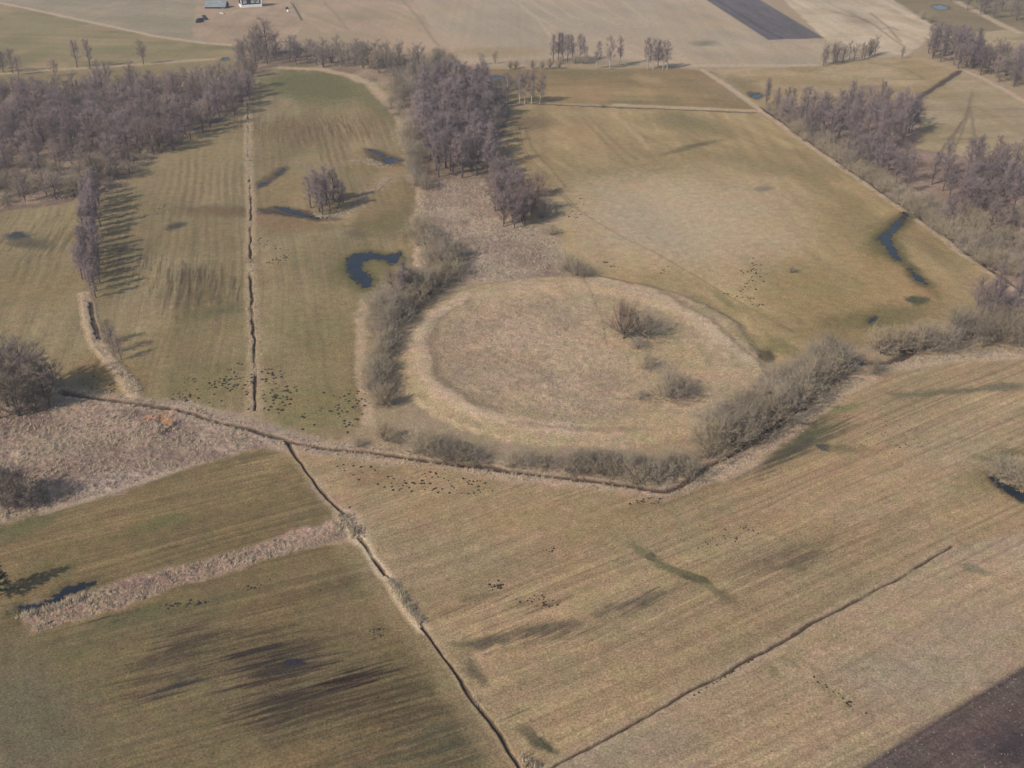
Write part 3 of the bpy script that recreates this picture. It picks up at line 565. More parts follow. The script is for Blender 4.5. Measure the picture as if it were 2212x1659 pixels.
for i, pts in enumerate(WATER):
    w_ = PT(pts)
    px, py = TX, TY
    ii = np.where((px > w_[:, 0].min() - 6) & (px < w_[:, 0].max() + 6) & (py > w_[:, 1].min() - 6) & (py < w_[:, 1].max() + 6))[0]
    d, _ = seg_dist(px[ii], py[ii], w_, True)
    d = np.where(inside(px[ii], py[ii], w_), -d, d)
    rag = d + (fbm(X[ii] / .9, Y[ii] / .9, 120 + i, 4, .65) - .5) * (3.4 if i in (0, 1, 2) else 2.2)
    mix(ii, sm(2.2, .2, rag) * .6, alb(84, 76, 50) * np.ones((len(ii), 1)))
    mix(ii, sm(.6, -.4, rag), alb(46, 44, 44) * np.ones((len(ii), 1)))
    inside_w = rag < 0
    Z[ii] = np.where(rag < .8, Z[ii] * 0 + WLEVEL * sm(.8, 0, rag), Z[ii])
    CLS[ii[inside_w]] = 41 + i

# fine relief of turf
Z += .10 * (fbm(X / 1.4, Y / 1.4, 130, 3) - .5) * (CLS < 40)
FARM = np.hypot(X, Y) > 900
Z[FARM] = 0
ch = fbm(X / 2.2, Y / 2.2, 131, 4, .6) - .5
ch2 = fbm(X / 9.0, Y / 7.0, 132, 4, .6) - .5
land = CLS < 41
speck = noise(X / .33, Y / .33, 133) * noise(X / .5, Y / .5, 134)
fade = sm(420, 150, Y)
grain = 1 + fade * (.30 * (noise(X / .22, Y / .22, 135) - .5) - .30 * sm(.62, .80, speck) + .28 * sm(.62, .80, noise(X / .36, Y / .36, 136) * noise(X / .6, Y / .6, 137)))
C *= np.where(land, grain, 1)[:, None]
C[:, 0] *= 1 + (.15 * ch + .10 * ch2) * land
C[:, 1] *= 1 - (.07 * ch + .0 * ch2) * land
C[:, 2] *= 1 + (.16 * ch - .10 * ch2) * land
C = np.clip(C, .004, .9)
print('painted', NV)


# ------------------------------------------------------------------ materials
def nt(name):
    m = bpy.data.materials.new(name)
    m.use_nodes = True
    b = m.node_tree.nodes['Principled BSDF']
    return m, m.node_tree.nodes, m.node_tree.links, b


def set_spec(b, v):
    b.inputs['Specular IOR Level'].default_value = v


def ground_material(name, s1=.5, s2=3.2, lo=.60, hi=1.40, bump=.7):
    m, n, l, b = nt(name)
    at = n.new('ShaderNodeAttribute')
    at.attribute_name = 'Col'
    tc = n.new('ShaderNodeTexCoord')
    prev = at.outputs['Color']
    tex = None
    for sc, a, z in ((s1, lo + .28, hi - .28), (s2, lo + .06, hi - .06), (s2 * 3.1, lo + .05, hi - .05)):
        tex = n.new('ShaderNodeTexNoise')
        tex.inputs['Scale'].default_value = sc
        tex.inputs['Detail'].default_value = 6
        tex.inputs['Roughness'].default_value = .68
        l.new(tc.outputs['Object'], tex.inputs['Vector'])
        mr = n.new('ShaderNodeMapRange')
        mr.inputs['From Min'].default_value = .36
        mr.inputs['From Max'].default_value = .64
        mr.inputs['To Min'].default_value = a
        mr.inputs['To Max'].default_value = z
        l.new(tex.outputs[0], mr.inputs['Value'])
        mx = n.new('ShaderNodeVectorMath')
        mx.operation = 'SCALE'
        l.new(prev, mx.inputs[0])
        l.new(mr.outputs[0], mx.inputs['Scale'])
        prev = mx.outputs[0]
    l.new(prev, b.inputs['Base Color'])
    bm_ = n.new('ShaderNodeBump')
    bm_.inputs['Strength'].default_value = bump
    bm_.inputs['Distance'].default_value = .25
    l.new(tex.outputs[0], bm_.inputs['Height'])
    l.new(bm_.outputs[0], b.inputs['Normal'])
    b.inputs['Roughness'].default_value = .95
    set_spec(b, .1)
    return m


def plain(name, col, rough=.8, var=.2, scale=3.0, rnd=0.0, spec=.2, hue=None):
    """a surface with mottled colour; rnd varies the tone from one object to the next"""
    m, n, l, b = nt(name)
    tc = n.new('ShaderNodeTexCoord')
    tex = n.new('ShaderNodeTexNoise')
    tex.inputs['Scale'].default_value = scale
    tex.inputs['Detail'].default_value = 4
    l.new(tc.outputs['Object'], tex.inputs['Vector'])
    mr = n.new('ShaderNodeMapRange')
    mr.inputs['From Min'].default_value, mr.inputs['From Max'].default_value = .3, .7
    mr.inputs['To Min'].default_value, mr.inputs['To Max'].default_value = 1 - var, 1 + var
    l.new(tex.outputs[0], mr.inputs['Value'])
    rgb = n.new('ShaderNodeRGB')
    rgb.outputs[0].default_value = (*col, 1)
    prev = rgb.outputs[0]
    if rnd:
        oi = n.new('ShaderNodeObjectInfo')
        if hue is not None:
            mixn = n.new('ShaderNodeMix')
            mixn.data_type = 'RGBA'
            l.new(oi.outputs['Random'], mixn.inputs['Factor'])
            mixn.inputs['A'].default_value = (*col, 1)
            mixn.inputs['B'].default_value = (*hue, 1)
            prev = mixn.outputs['Result']
        m2 = n.new('ShaderNodeMath')
        m2.operation = 'MULTIPLY'
        m2.inputs[1].default_value = 7.31
        l.new(oi.outputs['Random'], m2.inputs[0])
        m3 = n.new('ShaderNodeMath')
        m3.operation = 'FRACT'
        l.new(m2.outputs[0], m3.inputs[0])
        mr2 = n.new('ShaderNodeMapRange')
        mr2.inputs['To Min'].default_value, mr2.inputs['To Max'].default_value = 1 - rnd, 1 + rnd
        l.new(m3.outputs[0], mr2.inputs['Value'])
        sc = n.new('ShaderNodeVectorMath')
        sc.operation = 'SCALE'
        l.new(prev, sc.inputs[0])
        l.new(mr2.outputs[0], sc.inputs['Scale'])
        prev = sc.outputs[0]
    s = n.new('ShaderNodeVectorMath')
    s.operation = 'SCALE'
    l.new(prev, s.inputs[0])
    l.new(mr.outputs[0], s.inputs['Scale'])
    l.new(s.outputs[0], b.inputs['Base Color'])
    b.inputs['Roughness'].default_value = rough
    set_spec(b, spec)
    return m


M_GROUND = ground_material('meadow turf')
M_SOIL = ground_material('ploughed soil', .6, 3.5, .6, 1.4, .8)
M_WATER = plain('pool water', (.018, .022, .030), .16, .3, .3, spec=.36)
M_WATER.node_tree.nodes['Principled BSDF'].inputs['IOR'].default_value = 1.333


# ------------------------------------------------------------------ cut the sheet into ground, soil, tracks, ditches and water
def mesh_np(name, co, faces, colour=None, mat=None):
    """faces: int array (n, k)"""
    me = bpy.data.meshes.new(name)
    k = faces.shape[1]
    me.vertices.add(len(co))
    me.vertices.foreach_set('co', np.ascontiguousarray(co, np.float32).ravel())
    me.loops.add(faces.size)
    me.loops.foreach_set('vertex_index', np.ascontiguousarray(faces, np.int32).ravel())
    me.polygons.add(len(faces))
    me.polygons.foreach_set('loop_start', np.arange(0, faces.size, k, dtype=np.int32))
    me.polygons.foreach_set('loop_total', np.full(len(faces), k, np.int32))
    me.update(calc_edges=True)
    if colour is not None:
        a = me.attributes.new('Col', 'FLOAT_COLOR', 'POINT')
        a.data.foreach_set('color', np.ascontiguousarray(np.c_[colour, np.ones(len(co))], np.float32).ravel())
    if mat:
        me.materials.append(mat)
    return me


def link(name, me, parent=None):
    o = bpy.data.objects.new(name, me)
    COL.objects.link(o)
    if parent:
        o.parent = parent
    return o


def tag(o, label=None, cat=None, group=None, kind=None):
    for k, v in (('label', label), ('category', cat), ('group', group), ('kind', kind)):
        if v:
            o[k] = v
    return o


ii = np.arange(NV).reshape(SHP)
quads = np.stack((ii[:-1, :-1], ii[:-1, 1:], ii[1:, 1:], ii[1:, :-1]), -1).reshape(-1, 4)
fc = CLS[quads]
fcls = np.where((fc == fc[:, :1]).all(1), fc[:, 0], np.where((fc > 0).sum(1) >= 3, fc.max(1), 0))
CO = np.c_[X, Y, Z]
CUT = {0: ('ground', M_GROUND, None), 11: ('farm_track', M_GROUND, 'pale sandy farm track crossing the far fields at upper left'), 12: ('bank_path', M_GROUND, 'pale dry bank with a path behind the left wood'),
       13: ('verge', M_GROUND, 'pale dry verge along the far road'), 14: ('road_verge', M_GROUND, 'straight pale verge beside the ditch and wood at right'), 15: ('field_path', M_GROUND, None), 16: ('field_path', M_GROUND, None), 17: ('field_path', M_GROUND, None),
       21: ('ditch', M_GROUND, 'winding dark ditch along the foot of the ringwork'), 22: ('ditch', M_GROUND, 'straight dark ditch running diagonally between the lower fields'), 23: ('ditch', M_GROUND, 'thin dark ditch crossing the lower right fields'),
       24: ('ditch', M_GROUND, 'dark ditch dividing the green left meadows'), 25: ('ditch', M_GROUND, 'straight ditch crossing the field left of the right wood'), 26: ('ditch', M_GROUND, 'broken dark ditch along the edge of the right wood'),
       27: ('ditch', M_GROUND, 'short wide ditch beyond the right wood'), 28: ('ditch', M_GROUND, 'short ditch below the row of alders'), 31: ('ploughed_field', M_SOIL, 'dark ploughed strip among the far pale fields'), 32: ('ploughed_field', M_SOIL, 'dark ploughed field in the lower right corner')}
for c in np.unique(fcls):
    name, mat, lab = CUT.get(int(c), ('water', M_WATER, None))
    f = quads[fcls == c]
    used, inv = np.unique(f, return_inverse=True)
    me = mesh_np(name, CO[used], inv.reshape(-1, 4), C[used], mat)
    if c >= 41:
        co = CO[used].copy()
        co[:, 2] = WLEVEL
        me.vertices.foreach_set('co', co.astype(np.float32).ravel())
        me.update()
    o = link(name, me)
    tag(o, lab, None, None, 'structure')

# ------------------------------------------------------------------ height of the land under a point
from bisect import bisect_left
ROWS_L, US_L = rows, us


def ground_z(x, y):
    i = int(np.clip(np.searchsorted(ROWS_L, y) - 1, 0, SHP[0] - 2))
    j = int(np.clip(np.searchsorted(US_L, x / depth[i]) - 1, 0, SHP[1] - 2))
    return float(Z.reshape(SHP)[i, j])


def ground_class(x, y):
    i = int(np.clip(np.searchsorted(ROWS_L, y) - 1, 0, SHP[0] - 2))
    j = int(np.clip(np.searchsorted(US_L, x / depth[i]) - 1, 0, SHP[1] - 2))
    return int(CLS.reshape(SHP)[i:i + 2, j:j + 2].max())


# ------------------------------------------------------------------ bare trees
def unit(v):
    return v / np.maximum(np.linalg.norm(v, axis=-1, keepdims=True), 1e-9)


def tubes(paths, sides=5):
    """tapered tubes along polylines: list of (points (n,3), radii (n,))"""
    vs, fs, o = [], [], 0
    ang = np.arange(sides) * 2 * math.pi / sides
    for pts, rad in paths:
        pts = np.asarray(pts, float)
        n = len(pts)
        t = unit(np.gradient(pts, axis=0))
        ref = np.where(np.abs(t[:, 2:3]) < .9, np.array([[0, 0, 1.0]]), np.array([[1.0, 0, 0]]))
        a = unit(np.cross(t, ref))
        b = np.cross(t, a)
        ring = pts[:, None, :] + np.asarray(rad)[:, None, None] * (np.cos(ang)[None, :, None] * a[:, None, :] + np.sin(ang)[None, :, None] * b[:, None, :])
        vs.append(ring.reshape(-1, 3))
        for i in range(n - 1):
            for k in range(sides):
                k2 = (k + 1) % sides
                fs.append((o + i * sides + k, o + i * sides + k2, o + (i + 1) * sides + k2, o + (i + 1) * sides + k))
        o += n * sides
    return np.concatenate(vs), np.array(fs)


def twigs(base, dirs, length, rad):
    """thin three sided tapering twigs"""
    n = len(base)
    d = unit(dirs)
    ref = np.where(np.abs(d[:, 2:3]) < .9, np.array([[0, 0, 1.0]]), np.array([[1.0, 0, 0]]))
    a = unit(np.cross(d, ref))
    b = np.cross(d, a)
    v = np.empty((n, 4, 3))
    for k in range(3):
        an = k * 2 * math.pi / 3
        v[:, k] = base + rad[:, None] * (math.cos(an) * a + math.sin(an) * b)
    v[:, 3] = base + d * length[:, None]
    o = (np.arange(n) * 4)[:, None]
    f = np.concatenate((o + [[0, 1, 3]], o + [[1, 2, 3]], o + [[2, 0, 3]]))
    return v.reshape(-1, 3), f


def limb(r, p0, az, el0, el1, L, n=4, wob=.10):
    pts = [np.array(p0, float)]
    for i in range(n):
        t = (i + .5) / n
        el = el0 + (el1 - el0) * t
        a = az + r.normal(0, wob)
        pts.append(pts[-1] + L / n * np.array((math.cos(a) * math.cos(el), math.sin(a) * math.cos(el), math.sin(el))))
    return np.array(pts)


def along(pts, t):
    """points at fractions t of polyline"""
    s = t * (len(pts) - 1)
    i = np.minimum(s.astype(int), len(pts) - 2)
    f = (s - i)[:, None]
    return pts[i] * (1 - f) + pts[i + 1] * f


def grow(kind, seed):
    r = np.random.default_rng(seed)
    H = 10.0
    paths, limbs = [], []
    if kind in ('alder', 'birch', 'hedge'):
        wide = {'alder': 2.7, 'birch': 1.5, 'hedge': 3.2}[kind] * r.uniform(.88, 1.15)
        low = {'alder': .10, 'birch': .20, 'hedge': .05}[kind]
        stems = 1 if kind != 'hedge' else r.integers(1, 3)
        for s in range(stems):
            lean = r.normal(0, .025 if stems == 1 else .12, 2)
            tr = np.array([[lean[0] * z + r.normal(0, .09), lean[1] * z + r.normal(0, .09), z] for z in np.linspace(0, H * (.97 if s == 0 else .85), 8)])
            tr[0, :2] = (r.normal(0, .12, 2) if s else 0)
            paths.append((tr, np.linspace(.19, .03, 8)))
            limbs.append((tr[4:], 1.1))
            nl = {'alder': 26, 'birch': 26, 'hedge': 22}[kind]
            for k in range(nl):
                t = low + (1 - low) * ((k + r.random()) / nl) * .97
                p = along(tr, np.array([min(t, .99)]))[0]
                q = (t - low) / (1 - low)
                env = {'alder': (np.sin(min(1, q * 1.5 + .24) * math.pi / 2) * (1 - q) ** .62 * 1.35 + .18), 'birch': ((q + .35) ** .4 * (1 - q) ** .5 * 1.25 + .15), 'hedge': ((q + .3) ** .4 * (1 - q) ** .42 * 1.2 + .2)}[kind]
                L = wide * env * r.uniform(.7, 1.25)
                l = limb(r, p, k * 2.4 + r.normal(0, .5), r.uniform(.35, .7) + .35 * q, r.uniform(.8, 1.2), L)
                paths.append((l, np.linspace(.055, .015, len(l)) * (1.25 - .5 * q)))
                limbs.append((l, L))
        nt_, tl, tr_ = {'alder': (3600, (.35, 1.0), .0105), 'birch': (2800, (.3, .95), .0100), 'hedge': (3900, (.35, 1.0), .0105)}[kind]
        upw = .75
    elif kind == 'willow':
        base_h = r.uniform(.8, 1.6)
        tr = np.array([[r.normal(0, .06), r.normal(0, .06), z] for z in np.linspace(0, base_h, 4)])
        tr[0, :2] = 0
        paths.append((tr, np.linspace(.34, .27, 4)))
        nl = 30
        for k in range(nl):
            u = (k + .5) / nl
            el = .35 + 1.05 * (1 - u) ** .8 + r.normal(0, .1)
            L = r.uniform(5.6, 8.0) * (.78 + .22 * math.sin(el))
            l = limb(r, tr[-1] + r.normal(0, .1, 3), k * 2.4, el, el + .25, L, 5, .14)
            paths.append((l, np.linspace(.11, .02, len(l))))
            limbs.append((l[1:], L * .8))
            for q in range(2):
                p = along(l, np.array([r.uniform(.3, .7)]))[0]
                l2 = limb(r, p, k * 2.4 + r.normal(0, .9), el + .1, el + .5, L * r.uniform(.3, .5), 3, .2)
                paths.append((l2, np.linspace(.045, .015, len(l2))))
                limbs.append((l2, L * .45))
        nt_, tl, tr_, upw = 6800, (.35, 1.0), .0110, .55
    else:                                                            # shrub, many stems out of the ground
        nl = 46
        for k in range(nl):
            u = (k + .5) / nl
            el = .25 + 1.25 * (1 - u) ** .75 + r.normal(0, .1)
            L = r.uniform(6.8, 10.2) * (.62 + .38 * math.sin(min(el, 1.5)))
            a = k * 2.4
            l = limb(r, (math.cos(a) * u * 1.7, math.sin(a) * u * 1.7, -.1), a, el, el + .15, L, 4, .12)
            paths.append((l, np.linspace(.07, .018, len(l))))
            limbs.append((l[1:], L))
        nt_, tl, tr_, upw = 6800, (.45, 1.3), .0140, .5
    w = np.array([q for _, q in limbs])
    # side branches on the limbs, then fine twigs on the side branches
    nb = len(limbs) * 7
    pick = r.choice(len(limbs), nb, p=w / w.sum())
    b1, d1, l1 = np.empty((nb, 3)), np.empty((nb, 3)), np.empty(nb)
    for i, (l, q) in enumerate(limbs):
        m = np.where(pick == i)[0]
        if len(m) == 0:
            continue
        b1[m] = along(l, r.random(len(m)) ** .7)
        ax = unit((l[-1] - l[0])[None])[0]
        d1[m] = ax[None] + r.normal(0, .62, (len(m), 3)) + np.array((0, 0, upw * .35))
        l1[m] = (.35 + .32 * q) * r.uniform(.6, 1.2, len(m))
    d1 = unit(d1)
    j = r.choice(nb, nt_, p=l1 / l1.sum())
    t = r.random(nt_) ** .7
    b2 = b1[j] + d1[j] * (l1[j] * t)[:, None]
    d2 = unit(d1[j] * .7 + r.normal(0, .75, (nt_, 3)) + np.array((0, 0, upw * .4)))
    l2 = r.uniform(tl[0], tl[1], nt_) * .75
    n3 = nt_
    j = r.choice(nt_, n3)
    b3 = b2[j] + d2[j] * (l2[j] * r.uniform(.2, .9, n3))[:, None]
    d3 = unit(d2[j] * .6 + r.normal(0, .7, (n3, 3)) + np.array((0, 0, .2)))
    base, dirs = np.concatenate((b1, b2, b3)), np.concatenate((d1, d2, d3))
    length = np.concatenate((l1, l2, l2[j] * .6))
    base[:, 2] = np.maximum(base[:, 2], .15)
    rad = r.uniform(.7, 1.3, len(base)) * tr_ * np.repeat((1.3, 1.0, .8), (nb, nt_, n3))
    return tubes(paths, 5), twigs(base, dirs, length, rad)


TW = {'alder': plain('alder twigs', (.260, .195, .195), .9, .15, .6, .28, .05, hue=(.255, .190, .155)),
      'birch': plain('birch twigs', (.27, .207, .204), .9, .12, .6, .20, .05, hue=(.235, .18, .17)),
      'hedge': plain('hedge tree twigs', (.25, .205, .155), .9, .15, .6, .20, .05, hue=(.205, .17, .145)),
      'willow': plain('willow twigs', (.40, .31, .20), .9, .15, .6, .14, .05, hue=(.35, .27, .18)),
      'shrub': plain('shrub twigs', (.40, .32, .21), .9, .15, .6, .24, .05, hue=(.31, .255, .20))}
TW['red'] = plain('reddish willow twigs', (.37, .255, .185), .9, .15, .6, .12, .05)
M_BARK = plain('grey brown bark', (.115, .092, .080), .95, .35, 1.2, .2)
M_BIRCHBARK = plain('pale bark', (.34, .30, .255), .9, .30, 1.5, .1)
M_WILLOWBARK = plain('willow bark', (.20, .165, .13), .95, .35, 1.2, .2)
BK = {'alder': M_BARK, 'birch': M_BARK, 'hedge': M_BARK, 'willow': M_WILLOWBARK, 'shrub': M_WILLOWBARK, 'pale': M_BIRCHBARK}
PROTO = {}
for kind, cnt in (('alder', 7), ('birch', 6), ('hedge', 5), ('willow', 4), ('shrub', 6)):
    for s in range(cnt):
        (tv, tf), (cv, cf) = grow(kind, 100 + s + 37 * len(kind))
        PROTO.setdefault(kind, []).append((mesh_np('trunk', tv, tf, mat=BK[kind]), mesh_np('crown', cv, cf, mat=TW[kind])))
RED = []
for tr_m, cr_m in PROTO['willow']:
    c2 = cr_m.copy()
    c2.materials.clear()
    c2.materials.append(TW['red'])
    RED.append((tr_m, c2))
PROTO['red'] = RED
PALE = []
for tr_m, cr_m in PROTO['birch']:
    t2 = tr_m.copy()
    t2.materials.clear()
    t2.materials.append(M_BIRCHBARK)
    PALE.append((t2, cr_m))
PROTO['pale'] = PALE
NAME = {'alder': 'alder_tree', 'birch': 'birch_tree', 'hedge': 'hedge_tree', 'willow': 'willow_tree', 'shrub': 'willow_shrub', 'pale': 'birch_tree', 'red': 'willow_tree'}
CATG = {'alder': 'tree', 'birch': 'tree', 'hedge': 'tree', 'willow': 'tree', 'shrub': 'shrub', 'pale': 'tree', 'red': 'tree'}
NTREE = 0


def plant(kind, xy, h, label, group=None, wide=1.0, pick=None, rot=None):
    """one tree or shrub: an empty at its foot with trunk and crown"""
    global NTREE
    NTREE += 1
    ms = PROTO[kind]
    tm, cm = ms[(pick if pick is not None else random.randrange(len(ms))) % len(ms)]
    e = bpy.data.objects.new(NAME[kind], None)
    e.empty_display_size = .5
    e.location = (xy[0], xy[1], ground_z(*xy) - .05)
    s = h / 10.0
    e.scale = (s * wide, s * wide, s)
    e.rotation_euler = (0, 0, rot if rot is not None else random.uniform(0, 6.28))
    COL.objects.link(e)
    tag(e, label, CATG[kind], group)
    link('trunk' if kind != 'shrub' else 'stems', tm, e)
    link('crown', cm, e)
    return e


def scatter(pts, spacing, seed, limit=400):
    w = PT(pts)
    r = np.random.default_rng(seed)
    lo, hi = w.min(0), w.max(0)
    out = []
    tries = int((hi - lo).prod() / spacing ** 2 * 14) + 60
    cand = lo + r.random((tries, 2)) * (hi - lo)
    cand = cand[inside(cand[:, 0], cand[:, 1], w)]
    for c in cand:
        if len(out) >= limit:
            break
        if not out or np.min(np.hypot(*(np.array(out) - c).T)) > spacing * (.8 if r.random() < .3 else 1):
            out.append(c)
    return out


def wood(pts, spacing, kinds, hr, label, group, seed, wide=(1.0, 1.45)):
    r = random.Random(seed)
    ks, ws = zip(*kinds)
    for c in scatter(pts, spacing, seed):
        k = r.choices(ks, ws)[0]
        h = r.uniform(*hr[k])
        plant(k, c, h, label[k], group[k] if isinstance(group, dict) else group, r.uniform(*wide))


def row(pts, step, kind, hr, label, group, seed, jit=.8, wide=(.9, 1.15)):
    r = random.Random(seed)
    w = PT(pts)
    seg = np.hypot(*np.diff(w, axis=0).T)
    cum = np.concatenate(([0], np.cumsum(seg)))
    d = r.uniform(0, step * .5)
    while d < cum[-1]:
        i = min(np.searchsorted(cum, d, side='right') - 1, len(seg) - 1)
        p = w[i] + (w[i + 1] - w[i]) * ((d - cum[i]) / seg[i])
        plant(kind, p + np.array((r.gauss(0, jit), r.gauss(0, jit))), r.uniform(*hr), label, group, r.uniform(*wide))
        d += step * r.uniform(.75, 1.25)


# left wood
wood([(-60, 232), (60, 214), (140, 211), (250, 200), (380, 194), (470, 184), (536, 184), (548, 205), (515, 246), (465, 270), (420, 302), (365, 332), (300, 342), (200, 332), (100, 338), (-60, 345)], 5.7,
     (('alder', 8), ('hedge', 1.2)), {'alder': (7.5, 12.5), 'hedge': (7, 10)},
     {'alder': 'bare purple brown alder standing inside the large left wood', 'hedge': 'broad bare grey tree standing inside the large left wood'}, {'alder': 'alders of the left wood', 'hedge': 'broad trees of the left wood'}, 201)
wood([(-60, 352), (100, 346), (300, 348), (345, 340), (300, 370), (262, 392), (235, 410), (180, 424), (60, 441), (-60, 450)], 5.6,
     (('alder', 4), ('shrub', 4), ('hedge', 1)), {'alder': (6.5, 10), 'shrub': (3, 5), 'hedge': (5, 7)},
     {'alder': 'thin bare alder in the open scrub along the lower edge of the left wood', 'shrub': 'low grey shrub in the scrub along the lower edge of the left wood', 'hedge': 'low spreading bare tree in the scrub below the left wood'}, {'alder': 'thin alders of the scrub', 'shrub': 'shrubs of the scrub', 'hedge': 'spreading trees of the scrub'}, 202)
plant('red', G(345, 318), 9.5, 'pinkish rounded tree on the front edge of the left wood', None, 1.0)
plant('willow', G(445, 268), 9.0, 'olive pink rounded tree at the right tip of the left wood edge', None, .8)
plant('shrub', G(212, 388), 7, 'reddish twiggy thicket where the alder row meets the left wood', None, 1.1)
plant('shrub', G(160, 425), 6, 'dark shrub at the bottom right corner of the left wood', None, 1.0)
# the row along the left ditch
row([(206, 642), (207, 600), (208, 540), (207, 480), (204, 430), (202, 405)], 4.0, 'birch', (6.8, 10.2), 'slender bare alder in the straight double row along the left ditch', 'row along the left ditch', 203, .5, (1.0, 1.3))
row([(188, 620), (187, 560), (188, 500), (188, 440)], 3.4, 'birch', (6.5, 9.6), 'slender bare alder in the straight double row along the left ditch', 'row along the left ditch', 204, .5, (1.0, 1.3))
for q, h, lab in (((237, 742), 5.5, 'topmost of three small purple saplings below the alder row'), ((246, 762), 6.0, 'middle one of three small purple saplings below the alder row'), ((262, 778), 5.2, 'lowest of three small purple saplings below the alder row')):
    plant('alder', G(*q), h, lab, 'saplings below the row', 1.1)
# trees by the lower left river
for q, h, k, lab in (((62, 872), 11, 'alder', 'tall bare tree at the head of the dark river bend, far left'), ((18, 880), 11, 'alder', 'tall bare tree cut by the left edge above the reeds'), ((100, 868), 9.5, 'alder', 'shorter bare tree right of the tall ones by the river head'),
                     ((40, 900), 9, 'hedge', 'broad dark tree in front of the tall trees at the river head'), ((-20, 870), 12, 'alder', 'bare tree half outside the left edge by the river head'), ((118, 850), 6.5, 'hedge', 'low dark tree leaning over the start of the river'), ((80, 890), 7, 'hedge', 'low dark brown tree on the reed edge by the river head'), ((0, 905), 9, 'hedge', 'broad dark tree cut by the left edge above the reeds'), ((60, 850), 11, 'hedge', 'dense brown tree behind the tall ones at the river head'), ((30, 860), 12, 'hedge', 'dense tall tree at the back of the river head group'), ((92, 845), 9, 'hedge', 'dense brown tree at the back right of the river head group'), ((108, 880), 6, 'hedge', 'low dark tree hanging over the ditch at the river head')):
    plant(k, G(*q), h, lab, None, 1.4)
for q, h, lab in (((40, 1095), 7.4, 'largest dark thicket at the lower left edge of the reeds'), ((-5, 1085), 7.6, 'dark thicket cut by the left edge below the reeds'), ((72, 1098), 5.2, 'dark thicket at the tip of the field corner below the reeds'), ((95, 1082), 3.2, 'small brown thicket right of the dark thickets'), ((20, 1110), 4.2, 'low dark thicket nearest the field at lower left'), ((150, 1068), 2.4, 'low brown scrub on the reed margin'), ((25, 1078), 7.0, 'dense dark thicket behind the largest one at the lower left edge'), ((58, 1082), 6.0, 'dense dark thicket behind the tip thicket at lower left'), ((10, 1098), 6.2, 'dense dark thicket left of the largest one, nearly at the edge')):
    plant('hedge', G(*q), h, lab, None, 1.25)
# group in the meadow
for q, h in (((690, 458), 11.5), ((712, 455), 11), ((735, 450), 9), ((672, 450), 9.5), ((704, 440), 11.5), ((722, 435), 10), ((685, 438), 10), ((742, 440), 7), ((698, 465), 8.5)):
    plant('birch', G(*q), h, 'purple bare birch in the lone clump amid the green meadow', 'lone meadow clump', 1.35)
# far left single trees
plant('birch', G(167, 146), 12, 'left one of two slender bare trees on the far bank path', None, 1.1)
plant('birch', G(195, 147), 12.5, 'right one of two slender bare trees on the far bank path', None, 1.1)
plant('alder', G(310, 139), 10.8, 'single bare tree with a conical crown on the far bank path', None, 1.0)
for q, h, lab in (((8, 156), 10, 'dark tree cut by the left edge at the bank path'), ((28, 158), 10.5, 'dark tall tree at the left end of the bank path'), ((2, 150), 7, 'low dark bushy tree behind the left end of the bank path'), ((40, 162), 8, 'smaller bare tree right of the dark trees on the bank path'), ((118, 165), 7, 'thin bare tree standing free behind the left wood'), ((210, 160), 6, 'small thin tree standing behind the left wood')):
    plant('alder', G(*q), h, lab, None, 1.1)
# the hedge line at the top
wood([(514, 140), (520, 118), (560, 112), (640, 116), (700, 124), (760, 128), (800, 132), (790, 150), (700, 146), (600, 137), (545, 152)], 7.0, (('hedge', 5), ('alder', 2)), {'hedge': (7, 10), 'alder': (8.5, 11)},
     {'hedge': 'broad bare tree in the dense left half of the far hedge line', 'alder': 'tall bare tree in the dense left half of the far hedge line'}, {'hedge': 'broad trees of the far hedge line', 'alder': 'tall trees of the far hedge line'}, 205)
plant('alder', G(578, 118), 16, 'tallest bare tree of the far hedge line, near the dark house', None, 1.2)
plant('alder', G(560, 122), 14, 'tall bare tree left of the tallest one in the far hedge line', None, 1.1)
wood([(780, 132), (880, 134), (975, 136), (978, 148), (930, 160), (900, 170), (820, 160), (785, 150)], 7.0, (('hedge', 6), ('willow', 2)), {'hedge': (7.5, 10), 'willow': (7, 8.5)},
     {'hedge': 'grey brown tree with dark stem in the right half of the far hedge line', 'willow': 'rounded olive willow in the right half of the far hedge line'}, {'hedge': 'grey trees in the right half of the hedge line', 'willow': 'willows in the right half of the hedge line'}, 206)
row([(520, 155), (545, 168)], 6, 'hedge', (6, 8), 'bare tree between the hedge line and the left wood', 'trees joining hedge and wood', 207)
wood([(850, 178), (960, 152), (1000, 150), (960, 190), (905, 205), (880, 232), (855, 222)], 6.5, (('shrub', 5), ('hedge', 3)), {'shrub': (4, 6.5), 'hedge': (6, 8.5)},
     {'shrub': 'olive shrub between the far hedge line and the central wood', 'hedge': 'grey tree between the far hedge line and the central wood'}, {'shrub': 'shrubs above the central wood', 'hedge': 'grey trees above the central wood'}, 208)
plant('shrub', G(845, 236), 5.6, 'grey shrub at the top right corner of the green meadow', None, 1.1)
plant('shrub', G(862, 248), 5.2, 'olive grey shrub where the meadow edge bends into the central wood', None, 1.1)
